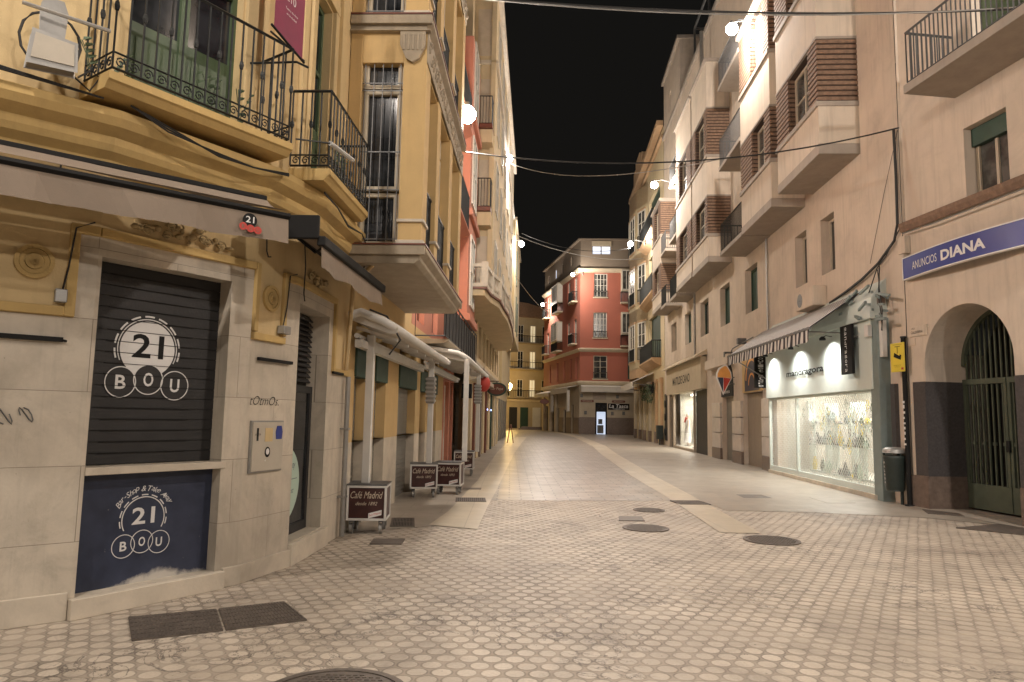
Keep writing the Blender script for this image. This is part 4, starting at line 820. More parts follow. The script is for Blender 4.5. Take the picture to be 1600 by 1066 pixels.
# ------------------------------------------------------------------ long building of the right side, with brick bays
RF = FR(7.75, 14.8, 183.5)
T = thing('bay_building', 'long beige building with brick faced square bays above the mint shop', 'building', RF)
wins = [(-3.0, -2.12, 5.3, 6.75), (-4.95, -4.03, 5.33, 6.8), (-10.25, -8.7, 5.35, 6.95), (-14.1, -12.48, 5.38, 7.0), (-18.05, -16.3, 5.42, 7.03), (-22.05, -20.3, 5.45, 7.06), (-26.3, -24.6, 5.46, 7.08)]
doors = [(-9.6, -8.0, z, z+2.2) for z in (7.7, 10.85)]+[(-21.0, -19.6, z, z+2.2) for z in (7.8, 10.9)]
gf = [(-10.72, -8.35, 0, 2.55), (-13.92, -12.15, 0, 2.5)]
MB(RF).wall(-28.8, 1.2, 0, 19.5, wins+doors+gf+[(-6.9, .0, 0, 3.2), (-26.3, -16.8, 0, 3.1)], .3).quad((-28.8, 0, 0), (-28.8, -10, 0), (-28.8, -10, 19.5), (-28.8, 0, 19.5)).quad((-28.8, 0, 19.5), (1.2, 0, 19.5), (1.2, -10, 19.5), (-28.8, -10, 19.5)).wall(-28.75, -23, 19.5, 23, [(-26.6, -25.9, 20.2, 21.4)], .2).quad((-23, 0, 19.5), (-23, -3, 19.5), (-23, -3, 23), (-23, 0, 23)).build('wall', 'beige', T)
MB(RF).box(-28.8, -10, 0, .12, 19.3, 19.55).box(-28.85, -22.9, -3, .15, 23, 23.2).build('parapet_lip', 'slab', T, bev=.02)
MB(RF).box(-22.8, -10, -3.4, -3.2, 19.5, 22.2).build('setback_wall', 'attic', T)
b = MB(RF)
for x in (-20.5, -17, -13.5): b.box(x-.05, x+.05, -.4, -.3, 19.5, 22.2).box(x-.04, x+.04, -3.2, -.3, 22.1, 22.2)
b.box(-20.5, -13.5, -.4, -.3, 22.1, 22.2).build('pergola', 'iron_grey', T)
for k, (a, c, z0, z1) in enumerate(wins):
    w = window(T, RF, a+.02, c-.02, z0+.02, z1-.02, -.26, 'greendark' if k in (2, 3, 4, 5) else 'beigewood', 'greendark' if k in (2, 3, 5) else 'glass', 2, 1, .07)
MB(RF).prism([(-9.35, 5.45), (-8.75, 5.45), (-8.75, 6.35), (-9.35, 6.35)], -.19, -.185).build('notice', 'vinyl', T); MB(RF).box(-9.35, -8.75, -.185, -.181, 6.1, 6.34).build('notice_head', 'redp', T); MB(RF).box(-9.28, -8.82, -.185, -.181, 5.55, 5.8).text('SE VENDE', -9.05, 6.22, .1, -.18, .45).build('notice_print', 'black', T)
for a, c, z0, z1 in doors: MB(RF).box(a, c, -.28, -.2, z0, z1).build('balcony_door', 'greendark', T)
def bay(x0, x1, wx0, wx1, tops, z0=7.6, o=.92, lit=(), cap=15.9):
    MB(RF).box(x0, x1, 0, o, z0, z0+.24).build('bay_slab', 'slab', T, bev=.008)
    zz = [z0+.243, 8.72, 8.84, 10.40, 11.92, 12.04, 14.0, cap][:tops]
    def par(a, c): MB(RF).box(x0+.003, x1-.003, 0, o-.02, a, c).build('bay_parapet', 'beige2', T)
    def sill(a, c): MB(RF).box(x0-.03, x1+.03, 0, o+.03, a, c).build('bay_sill', 'slab', T, bev=.006)
    def brick(a, c, litup):
        core = MB(RF); body = MB(RF); bod2 = MB(RF); n = round((c-a-.06)/.125); p = (c-a-.06)/n
        core.wall(x0+.03, x1-.03, a, c-.06, [(wx0, wx1, a+.02, c-.08)], .3, o-.06).box(x1-.06, x1-.03, 0, o-.06, a, c-.06).box(x0+.03, x0+.06, 0, o-.06, a, c-.06).build('brick_core', 'brickgap', T)
        for k in range(n):
            za, zb = a+k*p+.025, a+(k+1)*p-.018
            body.box(x0, wx0, o-.09, o-.01, za, zb).box(x0, x0+.08, 0, o-.09, za, zb).box(wx0-.08, wx0, o-.25, o-.09, za, zb)
            bod2.box(wx1, x1, o-.09, o-.01, za, zb).box(x1-.08, x1, 0, o-.09, za, zb).box(wx1, wx1+.08, o-.25, o-.09, za, zb)
        body.build('brick_pier', 'brick', T); bod2.build('brick_pier', 'brick', T); MB(RF).box(x0-.01, x1+.01, 0, o, c-.058, c).build('bay_lintel', 'slab', T)
        window(T, RF, wx0, wx1, a+.03, c-.1, o-.24, 'beigewood', 'blindlit' if litup else 'glassblue', 2, 2, .07, 'bay_window')
    par(zz[0], zz[1]); sill(zz[1], zz[2]); brick(zz[2], zz[3], 0 in lit)
    if tops > 4:
        par(zz[3], zz[4]); sill(zz[4], zz[5]); brick(zz[5], zz[6], 1 in lit)
        if tops > 7: par(zz[6], zz[7])
        MB(RF).box(x0-.06, x1+.06, 0, o+.08, zz[-1], zz[-1]+.13).build('bay_cap', 'slab', T, bev=.01)
bay(-3.46, -.52, -2.5, -1.1, 8, 7.6); bay(-7.15, -4.05, -5.85, -4.6, 7, 7.45, lit=(1,)); bay(-15.15, -12.1, -14.4, -12.6, 8, 7.7); bay(-19.2, -15.4, -18.3, -16.4, 8, 7.75); bay(-27.7, -24.3, -26.9, -25.2, 7, 7.85)
for x0, x1, zs in ((-10.1, -7.2, (7.58, 10.75, 13.8)), (-21.3, -19.25, (7.75, 10.8, 13.8)), (-24.25, -22.6, (7.8, 10.8))):
    for k, z in enumerate(zs):
        MB(RF).box(x0, x1, 0, .92, z-.14, z).build('balcony_slab', 'slab', T, bev=.006); railing(MB(RF), [(x0+.03, .03), (x0+.03, .88), (x1-.03, .88), (x1-.03, .03)], z+.05, z+1.0, .12, .012).build('balcony_railing', 'iron_grey' if k else 'iron', T)
MB(RF).tube([(-7.5, .05, 3.9), (-7.5, .05, 7.45)], .03, 6).tube([(-15.28, .4, 7.9), (-15.28, .4, 19)], .09, 8).tube([(-19.22, .05, 3.9), (-19.22, .05, 7.7)], .05, 6).build('drain_pipe', 'metalgrey', T)
# ground floor piers of pale marble blocks, shutters, painted arch panel
b = MB(RF); b2 = MB(RF)
for a, c in ((-15.5, -14.0), (-12.08, -10.78), (-8.28, -7.3)):
    MB(RF).box(a, c, 0, .1, 0, .45).build('pier_base', 'granite_b', T, bev=.01)
    for k in range(3): MB(RF).box(a+.02, c-.02, 0, .09, .46+k*.62, 1.05+k*.62).build('marble_block', 'tilepale', T, bev=.01)
slats(MB(RF), -10.7, -8.36, 0, 2.52, -.14, .07, .01).build('roller_shutter', 'shut_beige', T); slats(MB(RF), -13.9, -12.17, 0, 2.48, -.16, .08, .01).build('roller_shutter', 'shut_grey', T)
ap = MB(RF).box(-10.75, -8.3, .005, .03, 2.56, 3.98).build('painted_panel', 'yellow', T); MB(RF).prism([(-10.4, 2.6)]+[(-9.5+.92*cos(radians(a)), 2.98+.86*sin(radians(a))) for a in range(180, -1, -12)]+[(-8.6, 2.6)], .03, .035).build('panel_arch', 'navy', ap)
MB(RF).ring(-9.5, 2.98, .66, .76, .036, .042, 24, 0, pi).ring(-9.5, 2.8, .35, .42, .036, .042, 24, 0, pi).build('panel_arch_lines', 'orangep', ap)
MB(RF).box(-14.0, -12.1, .01, .03, 2.5, 2.95).build('dark_fascia', 'black', T); MB(RF).text('heladeria', -13.05, 2.7, .14, .035, .9).build('fascia_lettering', 'vinyl', T)
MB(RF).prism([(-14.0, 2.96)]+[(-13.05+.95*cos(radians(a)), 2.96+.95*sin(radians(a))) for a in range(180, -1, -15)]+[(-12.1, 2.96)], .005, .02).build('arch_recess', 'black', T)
MB(RF).box(-15.9, -11.9, .0, .28, 3.72, 4.1).build('ledge_box', 'beige2', T, bev=.01)
# street sign style things of the small shops
T = thing('ice_cream_sign', 'ice cream cone shaped hanging sign on the right side shops', 'sign', RF.at(-12.0), 2.5)
sg = FR(*RF.w(-12.0, 0, 0)[:2], 93.5)
def sgp(pts, o0, o1, m, nm, par): return MB(sg).prism([(-.12-(x-.25)*.62, 3.12+(z-3.02)*.82) for x, z in pts], o0, o1).build(nm, m, par)
cone = [(.25, 3.1), (.3, 3.35), (.42, 3.5), (.5, 3.62), (.62, 3.68), (.78, 3.6), (.98, 3.5), (1.1, 3.3), (1.12, 3.08), (.74, 2.35)]
sgp([((x-.7)*1.1+.7, (z-3.1)*1.08+3.1) for x, z in cone], 0, .05, 'vinyl', 'outline', T)
sgp([(.27, 3.08), (.32, 3.35), (.42, 3.48), (.52, 3.6), (.62, 3.64), (.78, 3.57), (.96, 3.46), (1.07, 3.28), (1.09, 3.12)], .052, .06, 'orangep', 'scoop', T)
sgp([(.28, 3.06), (.72, 3.1), (.72, 2.42)], .052, .06, 'redp', 'left_wafer', T); sgp([(.74, 3.1), (1.08, 3.1), (.76, 2.42)], .052, .06, 'navy', 'right_wafer', T)
MB(sg).tube([(.0, .03, 3.2), (-.3, .03, 3.2)], .02).tube([(.0, .03, 2.95), (-.3, .03, 2.95)], .02).build('bracket', 'iron_grey', T)
def blade(x, zc, w, h, txt, label, o=.05, th=.1):
    f = FR(*RF.w(x, 0, 0)[:2], 93.5); t = thing('blade_sign', label, 'sign', RF.at(x), zc-h/2)
    MB(f).box(-o-w, -o, -th/2, th/2, zc-h/2, zc+h/2).build('panel', 'black', t, bev=.005)
    b = MB(f); n = len(txt)
    for k, ch in enumerate(txt):
        if ch != ' ': b.text(ch, -o-w/2, zc+h*.44-h*.88*k/(n-1), h*.055 if ch in 'acemnorsu' else h*.075, th/2+.004, w*.42, rot=0)
    b.build('lettering', 'vinyl', t); MB(f).box(-o-w, 0, -.01, .01, zc+h/2, zc+h/2+.02).build('bracket', 'iron_grey', t); return t
blade(-7.75, 3.12, .38, 1.0, 'outlet store', 'narrow dark vertical sign with pale lettering left of the mint shop')
# fashion shop with lit window
T = thing('fashion_shopfront', 'cream shopfront with a lit display window and two dressed mannequins', 'shopfront', RF.at(-21.5))
MB(RF).box(-26.5, -16.75, .02, .28, 2.97, 4.42).build('fascia', 'awnbeige', T, bev=.01); MB(RF).prism([(.0, 4.75), (.55, 4.42), (.55, 4.36), (0, 4.5)], -26.6, -16.7, 'x').build('blind_cassette', 'awnbeige', T)
MB(RF).box(-26.5, -26.2, .0, .12, 0, 2.97).box(-25.4, -25.1, .0, .1, 0, 2.97).box(-19.45, -19.3, .0, .1, 0, 2.97).box(-25.1, -19.45, .0, .1, 0, .14).build('frame', 'shut_beige', T)
MB(RF).text('MAITILDE CANO', -21.8, 3.62, .42, .285, 4.9, bold=.012).build('lettering', 'black', T); MB(RF).box(-25.1, -19.45, .02, .035, .14, 2.95).build('shop_window', 'clear', T)
slats(MB(RF), -19.28, -16.8, 0, 2.95, .0, .1).build('roller_shutter', 'shut_dark', T); slats(MB(RF), -26.2, -25.4, 0, 2.9, .0, .1).build('roller_shutter', 'shut_dark', T)
MB(RF).box(-25.2, -19.4, -2.2, -2.1, 0, 3.0).box(-25.3, -25.2, -2.2, -.3, 0, 3).box(-19.4, -19.3, -2.2, -.3, 0, 3).box(-25.2, -19.4, -2.1, -.3, 3.0, 3.1).box(-25.2, -19.4, -2.1, 0, .0, .16).build('display_room', 'floorin', T)
MB(RF).box(-24.8, -19.8, -1.2, -.8, 2.9, 2.98).build('ceiling_lamp', 'litshop', T)
def mannequin(x, o, dress, label):
    t = thing('mannequin', label, 'mannequin', RF.at(x, o), .16, 'mannequins in the fashion shop window'); f = MB(RF)
    f.lathe(x, o, [(.09, .62), (.11, .95), (.16, 1.1), (.12, 1.3), (.17, 1.5), (.14, 1.58), (.05, 1.62), (.05, 1.70)], 14, 1, .7).ball(x, o, 1.80, .085, .12).tube([(x-.17, o, 1.53), (x-.24, o+.03, 1.28), (x-.2, o+.1, 1.05)], .035, 8).tube([(x+.17, o, 1.53), (x+.25, o+.02, 1.28), (x+.24, o+.06, 1.02)], .035, 8)
    f.tube([(x-.07, o, .95), (x-.07, o, .2)], .05, 8).tube([(x+.07, o, .95), (x+.08, o, .2)], .05, 8).build('body', 'skin', t, smooth=True)
    MB(RF).lathe(x, o, [(.30, .35), (.25, .7), (.19, 1.05), (.15, 1.22), (.18, 1.5), (.12, 1.58)], 18, 1, .75).build('dress', dress, t, smooth=True)
    MB(RF).cyl(x, o, .16, .19, .18, n=20).build('base', 'iron_grey', t)
mannequin(-23.7, -.42, 'vinyl', 'left mannequin in a white dress with red collar, lit shop window'); mannequin(-21.6, -.42, 'mint', 'right mannequin in a pale outfit beside the dark shutter, lit shop window')
single(MB(RF).tube([(-23.86, -.34, 1.68), (-23.7, -.25, 1.45), (-23.54, -.34, 1.68)], .04, 8), 'red_scarf', 'redp', 'red scarf on the left mannequin in the shop window', 'scarf')
# mint shop
T = thing('mint_shopfront', 'pale mint corner shopfront with spotlit sign and closed see-through grille', 'shopfront', RF.at(-3.4))
S0, S1 = -7.1, .25
MB(RF).box(S0, S1, .0, .26, 2.26, 3.72).build('fascia', 'mint', T, bev=.01); MB(RF).prism([(.0, 4.55), (.16, 4.35), (.30, 4.15), (.34, 3.85), (.34, 3.723), (0, 3.723)], -7.1, .45, 'x').build('cornice_box', 'mint', T, bev=.01)
MB(RF).box(.12, .50, .0, .24, 0, 3.72).build('side_pillar', 'teal', T, bev=.01); MB(RF).box(S0, S1, .0, .24, 0, .10).build('threshold', 'stone_sill', T)
b = MB(RF)
for x in (-7.08, -4.66, .04): b.box(x, x+.09, .12, .20, .1, 2.26)
for a, c in ((-6.99, -4.66), (-4.57, .04)): b.box(a, c, .13, .19, .10, .24).box(a, c, .13, .19, 2.2, 2.26)
b.build('frame', 'mint', T, bev=.004)
b = MB(RF)
for a, c in ((-6.99, -4.66), (-4.57, .04)):
    z0, z1 = .24, 2.2; st = .12; w_ = .012
    k = -math.ceil((z1-z0)/st)
    while a+k*st < c:
        for sgn in (1, -1):
            # diagonal strips clipped to the rectangle
            xa = a+k*st; p0 = (xa, z0 if sgn > 0 else z1); L = z1-z0; t0 = max(0, a-xa); t1 = min(L, c-xa)
            if t1 > t0: b.prism([(xa+t0-w_, p0[1]+sgn*t0), (xa+t0+w_, p0[1]+sgn*t0), (xa+t1+w_, p0[1]+sgn*t1), (xa+t1-w_, p0[1]+sgn*t1)], .157, .159)
        k += 1
b.build('grille', 'grille', T)
MB(RF).box(-6.99, .0, -.06, -.05, .12, 2.24).build('shop_window', 'clear', T)
MB(RF).box(-7.2, .1, -2.6, -2.5, 0, 3).box(-7.2, -7.1, -2.5, -.31, 0, 3).box(.01, .1, -2.5, -.31, 0, 3).box(-7.1, .01, -2.5, -.31, 2.9, 3).box(-7.1, .01, -2.5, -.05, .0, .12).build('shop_room', 'floorin', T)
for k in range(4): MB(RF).box(-6.3+k*1.7, -5.5+k*1.7, -1.3, -1.0, 2.86, 2.9).build('ceiling_lamp', 'litshop', T)
for k in range(4): MB(RF).box(-6.8+k*1.75, -5.5+k*1.75, -1.1, -.9, .12, .16).box(-6.8+k*1.75, -6.77+k*1.75, -1.1, -.9, .16, 2.1).box(-5.53+k*1.75, -5.5+k*1.75, -1.1, -.9, .16, 2.1).box(-6.77+k*1.75, -5.53+k*1.75, -1.1, -.9, .9, .93).box(-6.77+k*1.75, -5.53+k*1.75, -1.1, -.9, 1.5, 1.53).build('display_shelf', 'mint', T)
rr = random.Random(3)
for mm in ('yellowsign', 'iron_grey', 'vinyl', 'teal', 'gold', 'greendoor', 'sticker'):
    b = MB(RF)
    for k in range(26):
        x = -6.8+rr.random()*6.6; z = rr.choice((.16, .93, 1.53)); h = rr.uniform(.05, .4)
        if rr.random() < .5: b.lathe(x, -1.0+rr.uniform(-.05, .2), [(.05, z), (.08, z+h*.4), (.03, z+h)], 8)
        else: z = rr.uniform(.9, 2.1); b.tube([(x+.07*cos(a), -.7+rr.uniform(-.02, .02), z+.14*sin(a)) for a in [q*.6 for q in range(11)]], .01, 4)
    b.build('display_goods', mm, T)
MB(RF).text('mandragora', -3.65, 2.86, .22, .30, 2.75, bold=.03).build('lettering', 'black', T)
for x in (-6.3, -4.0, -1.75):
    s_ = MB(RF).tube([(x, .28, 3.58), (x, .42, 3.60), (x, .5, 3.56)], .012, 6).lathe(x, .5, [(.03, 3.58), (.07, 3.54), (.075, 3.49)], 14).build('sign_spotlight', 'iron', T)
    MB(RF).cyl(x, .5, 3.492, 3.50, .06, n=16).build('spot_lens', 'lampglow', s_)
T = thing('shop_blade_sign', 'black vertical blade sign with mandragora in white beside the spotlit fascia', 'sign', RF.at(-.1), 2.6)
bf = RF; MB(bf).box(-.92, -.32, .36, .42, 2.62, 3.70).build('panel', 'black', T, bev=.005); b = MB(bf)
for k, ch in enumerate('mandragora'): b.text(ch, -.62, 3.61-k*.101, .105, .425, .075 if ch != 'm' else .07, rot=-pi/2)
b.build('lettering', 'vinyl', T); MB(bf).box(-.9, -.86, .26, .36, 3.4, 3.44).box(-.9, -.86, .26, .36, 2.8, 2.84).box(-.38, -.34, .26, .36, 3.4, 3.44).build('bracket', 'iron_grey', T)
T = thing('striped_awning', 'black and white striped awning sloping over the mint shop', 'awning', RF.at(-4.5), 3.2)
MB(RF).prism([(.05, 4.47), (.05, 4.44), (1.2, 3.62), (1.2, 3.65)], -8.0, -.62, 'x').build('canopy', 'stripes', T)
b = MB(RF)
for k in range(80): x0, x1 = -8.0+7.38*k/80, -8.0+7.38*(k+1)/80; q = lambda x: .02*sin(x*9); b.quad((x0, 1.2, 3.64), (x1, 1.2, 3.64), (x1, 1.22+q(x1), 3.33), (x0, 1.22+q(x0), 3.33))
b.build('valance', 'stripes', T); MB(RF).box(-8.02, -.6, 1.17, 1.22, 3.60, 3.66).build('front_rail', 'iron_grey', T); MB(RF).tube([(-7.6, .1, 2.9), (-7.8, 1.15, 3.6)], .02, 6).tube([(-1.2, .3, 3.6), (-1.0, 1.15, 3.6)], .02, 6).build('folding_arm', 'metalgrey', T)
T = thing('broken_boards', 'tangle of broken boards, pipes and cables on top of the mint shopfront', 'debris', RF.at(.1), 3.7); b = MB(RF); rr = random.Random(5)
for k in range(22): x = rr.uniform(-1.3, .75); z = 4.15+rr.uniform(-.35, .3)-max(0, x)*.3; a = rr.uniform(-.5, .4); L = rr.uniform(.15, .45); o = rr.uniform(.05, .4); b.prism([(x, z), (x+L*cos(a), z+L*sin(a)), (x+L*cos(a), z+L*sin(a)+.05), (x, z+.05)], o, o+.05)
b.build('boards', 'teal', T); b = MB(RF)
for k in range(4): x = .35+.12*k; b.tube([(x+.05*sin(j*1.1+k), .12+.04*k, 4.75-.22*j) for j in range(7)], .011, 5)
b.build('loose_cables', 'rubber', T); MB(RF).box(.0, .5, .05, .2, 4.0, 4.2).build('brown_board', 'granite_b', T); MB(RF).box(.12, .3, .25, .34, 3.35, 3.6).box(.38, .62, .1, .2, 2.9, 3.65).build('white_case', 'white', T, bev=.01)
T = thing('air_conditioner', 'pale air conditioner unit on the beige wall above the striped awning', 'air conditioner', RF.at(-3.4), 4.45); MB(RF).box(-4.0, -2.7, 0, .35, 4.5, 5.0).build('case', 'beige2', T, bev=.02); MB(RF).ring(-3.65, 4.75, .02, .18, .35, .36).build('fan', 'iron_grey', T)
# awning arms and ledges left of it
single(MB(RF).tube([(-12.5, 0, 4.15), (-11.0, .3, 4.2), (-9.0, .1, 4.4)], .02).box(-12.4, -12.2, 0, .3, 4.0, 4.2).box(-10.4, -10.2, 0, .3, 4.3, 4.5), 'awning_bracket', 'iron_grey', 'rusty bracket and pipes on the wall left of the striped awning', 'bracket')
# ------------------------------------------------------------------ corner house with the arched gate
R0 = FR(7.69, 13.6, 173)
T = thing('arch_building', 'beige corner building with an arched green gate and blue curved sign', 'building', R0)
CX, RR, ZS = 1.46, 1.01, 2.65
b = MB(R0); x_end = 9.
b.wall(.0, CX-RR, 2.35, 5.28).wall(CX+RR, x_end, 2.35, 5.28)
N = 28; arc = [(CX-RR*cos(pi*k/N), ZS+RR*sin(pi*k/N)) for k in range(N+1)]
for (xa, za), (xb, zb) in zip(arc, arc[1:]): b.quad((xa, 0, za), (xb, 0, zb), (xb, 0, 5.28), (xa, 0, 5.28)); b.quad((xa, 0, za), (xb, 0, zb), (xb, -.85, zb), (xa, -.85, za))
for x in (CX-RR, CX+RR): b.quad((x, 0, 2.35), (x, 0, ZS), (x, -.85, ZS), (x, -.85, 2.35))
b.wall(0.0, x_end, 5.52, 14, [(1.6, 2.53, 5.54, 6.78), (1.9, 3.3, 7.9, 10.3)], .3, -.06).quad((0, 0, 2.35), (0, -.8, 2.35), (0, -.8, 14), (0, 0, 14)).quad((0, -.06, 14), (x_end, -.06, 14), (x_end, -6, 14), (0, -6, 14)).wall(0, x_end, 5.28, 5.52, [], .1, 0).wall(0, .12, 0, 2.35)
b.build('wall', 'beige', T)
b = MB(R0).wall(.12, CX-RR, .6, 2.35, [], .1, .015).wall(CX+RR, x_end, .6, 2.35, [], .1, .015)
for x in (CX-RR, CX+RR): b.quad((x, .015, .6), (x, .015, 2.35), (x, -.85, 2.35), (x, -.85, .6))
b.quad((.12, .015, .6), (.12, -.1, .6), (.12, -.1, 2.35), (.12, .015, 2.35)); b.build('granite_dado', 'granite', T)
b = MB(R0).wall(-.02, CX-RR, .0, .6, [], .1, .03).wall(CX+RR, x_end, .0, .6, [], .1, .03)
for x in (CX-RR-.001, CX+RR+.001): b.quad((x, .03, .0), (x, .03, .6), (x, -.85, .6), (x, -.85, .0))
b.build('granite_base', 'granite_b', T)
MB(R0).prism([(0, 5.32), (.05, 5.30), (.09, 5.40), (.09, 5.48), (0, 5.52)], 0, x_end, 'x').build('brick_cornice', 'brick', T)
window(T, R0, 1.62, 2.51, 5.56, 6.76, -.32, 'beigewood', 'glassblue', 2, 1, .07); MB(R0).box(1.61, 2.52, -.30, -.2, 6.45, 6.77).build('blind_box', 'greendark', T); MB(R0).box(1.92, 3.28, -.3, -.25, 7.92, 10.28).build('balcony_door', 'greendoor', T)
MB(R0).box(1.45, 6, -.06, .95, 7.42, 7.58).build('balcony_slab', 'slab', T, bev=.01); railing(MB(R0), [(1.5, -.02), (1.5, .9), (6, .9)], 7.62, 8.55, .10, .014).build('balcony_railing', 'iron_grey', T)
# gate
T = thing('arched_gate', 'olive green arched iron gate deep in the stone arch', 'gate', R0.at(CX, -.82))
gi = lambda x: ZS+math.sqrt(max(0, (RR-.06)**2-(x-CX)**2)) if abs(x-CX) < RR-.06 else ZS
b = MB(R0); o = -.78
for k in range(2):
    xa, xb = (CX-RR+.01, CX-.012) if k == 0 else (CX+.012, CX+RR-.01); MB(R0).box(xa, xb, o-.03, o+.03, .05, .50).box(xa, xb, o-.04, o+.04, 2.30, 2.40).box(xa, xa+.06, o-.035, o+.035, .5, 2.3).box(xb-.06, xb, o-.035, o+.035, .5, 2.3).build('leaf', 'greengate', T, bev=.006)
for k in range(17):
    x = CX-RR+.09+k*(2*RR-.18)/16; b.box(x-.013, x+.013, o-.013, o+.013, .5, gi(x))
    if k % 2: b.box(x-.03, x+.03, o-.02, o+.02, 1.2, 1.26)
b.build('bars', 'greengate', T); b = MB(R0)
for (xa, za), (xb, zb) in zip(arc, arc[1:]): b.prism([(xa, za), (xb, zb), (CX+(xb-CX)*.93, ZS+(zb-ZS)*.93), (CX+(xa-CX)*.93, ZS+(za-ZS)*.93)], o-.04, o+.04)
b.build('arch_frame', 'greengate', T); MB(R0).box(CX-.03, CX+.04, o+.04, o+.07, 1.1, 1.3).build('lock', 'iron', T)
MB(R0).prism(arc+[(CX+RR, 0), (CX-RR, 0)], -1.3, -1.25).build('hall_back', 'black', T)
# curved blue sign
T = thing('blue_curved_sign', 'long curved blue sign reading ANUNCIOS DIANA above the arch', 'sign', R0.at(.1), 4.4)
cur = lambda x: .10+.16*math.sin(min(1, max(0, (x-.1)/3.2))*pi)*.9
b = MB(R0); bt = MB(R0)
xs = [.1+.15*k for k in range(34)]
for xa, xb in zip(xs, xs[1:]):
    oa, ob = cur(xa), cur(xb); b.prism([(xa, oa), (xb, ob), (xb, ob-.07), (xa, oa-.07)], 4.35, 4.75, 'z')
    for z0, z1 in ((4.33, 4.35), (4.75, 4.77)): bt.prism([(xa, oa+.008), (xb, ob+.008), (xb, ob-.08), (xa, oa-.08)], z0, z1, 'z')
b.build('panel', 'blue', T); bt.box(.08, .1, cur(.1)-.08, cur(.1)+.008, 4.33, 4.77).build('rim', 'vinyl', T); tx = MB(R0)
def curved_text(s, x0, x1, h, bold):
    q = MB(FR(0, 0, 90)).text(s, (x0+x1)/2, 4.55, h, 0, x1-x0, bold=bold)
    i = len(tx.v); tx.v += [R0.w(v[0], cur(v[0])+.006, v[2]) for v in q.v]; tx.f += [tuple(i+k for k in f) for f in q.f]
curved_text('ANUNCIOS', .42, 1.17, .15, 0); curved_text('DIANA', 1.28, 2.28, .19, .035); tx.build('lettering', 'vinyl', T)
T = thing('street_name_plate', 'small pale street name plate on the beige wall left of the arch', 'sign', R0.at(.33), 3.2); MB(R0).box(.08, .57, .0, .02, 3.22, 3.42).build('plate', 'beige2', T, bev=.003); MB(R0).text('CALLE', .2, 3.375, .03, .022, .09).text('CALDERERIA', .3, 3.30, .05, .022, .32).build('lettering', 'black', T)
single(MB(R0).box(.11, .24, 0, .015, 3.06, 3.18), 'house_number', 'beige2', 'tiny square house number tile under the street name plate', 'number plate', bev=.002)
single(MB(R0).box(.0, .2, 0, .12, 4.86, 5.2).box(.02, .12, .0, .1, 4.7, 4.86), 'alarm_box', 'beige', 'small beige box on the wall at the left end of the blue sign', 'box', bev=.01)
# pole with camera warning sign, bin
PL = FR(7.62, 13.62, 173)
T = thing('sign_post', 'black post with a yellow camera warning plate beside the mint shop', 'sign post', PL)
MB(PL).cyl(0, 0, 0, 3.22, .045, n=16).build('pole', 'black', T); MB(PL).cyl(0, 0, 3.22, 3.25, .055, n=16).cyl(0, 0, 0, .03, .09, n=16).build('cap', 'iron', T)
b = MB(PL)
rr = random.Random(8)
for k in range(9): z = 1.15+k*.1; b.box(-.03+rr.uniform(0, .02), .015+rr.uniform(0, .015), .044, .048, z, z+rr.uniform(.03, .07))
b.build('torn_sticker', 'vinyl', T)
pl_ = MB(PL).box(-.29, .11, .055, .075, 2.56, 3.13).build('warning_plate', 'yellowsign', T, bev=.012)
b = MB(PL).box(-.085, -.075, .077, .080, 2.98, 3.06).box(-.15, .0, .077, .080, 3.05, 3.06)
b.prism([(-.17, 2.94), (.0, 2.86), (-.02, 2.80), (-.19, 2.86)], .077, .081).prism([(-.01, 2.90), (.03, 2.88), (.01, 2.79), (-.03, 2.81)], .077, .081).box(-.085, -.075, .077, .080, 2.92, 2.99)
b.text('ZONA VIDEOVIGILADA', -.08, 3.095, .014, .077, .26).build('camera_symbol', 'black', pl_); MB(PL).text('CAMARAS DE SEGURIDAD', -.1, 2.69, .012, .077, .22).text('POLICIA LOCAL', -.1, 2.66, .012, .077, .15).build('plate_lettering', 'black', pl_); MB(PL).box(.02, .08, .076, .079, 2.6, 2.64).build('plate_crest', 'redp', pl_)
BN = PL.at(-.26, .10)
T = thing('litter_bin', 'dark green litter bin on a short leg beside the black post', 'litter bin', BN)
MB(BN).lathe(0, 0, [(.15, .26), (.17, .30), (.20, .88), (.205, .93), (.195, .94)], 26).build('bucket', 'binm', T, smooth=True)
MB(BN).lathe(0, 0, [(.205, .99), (.21, 1.02), (.19, 1.07), (.12, 1.10), (.0, 1.105)], 26).build('hood', 'metalgrey', T, smooth=True); b = MB(BN)
for a in (0, 2.1, 4.2): b.box(.18*cos(a)-.015, .18*cos(a)+.015, .18*sin(a)-.015, .18*sin(a)+.015, .92, 1.0)
b.build('hood_support', 'binm', T); MB(BN).cyl(.05, -.1, 0, .30, .03).build('leg', 'binm', T); b = MB(BN)
for k, ch in enumerate('MALAGA'): b.text(ch, -.02, .80-k*.075, .045, .205-.002*k, .035, rot=0)
b.build('lettering', 'vinyl', T)
single(MB(RF).box(.62, .80, .0, .08, .3, 2.35), 'dark_side_panel', 'granite', 'narrow dark panel on the wall between the mint shop and the black post', 'panel', bev=.004)
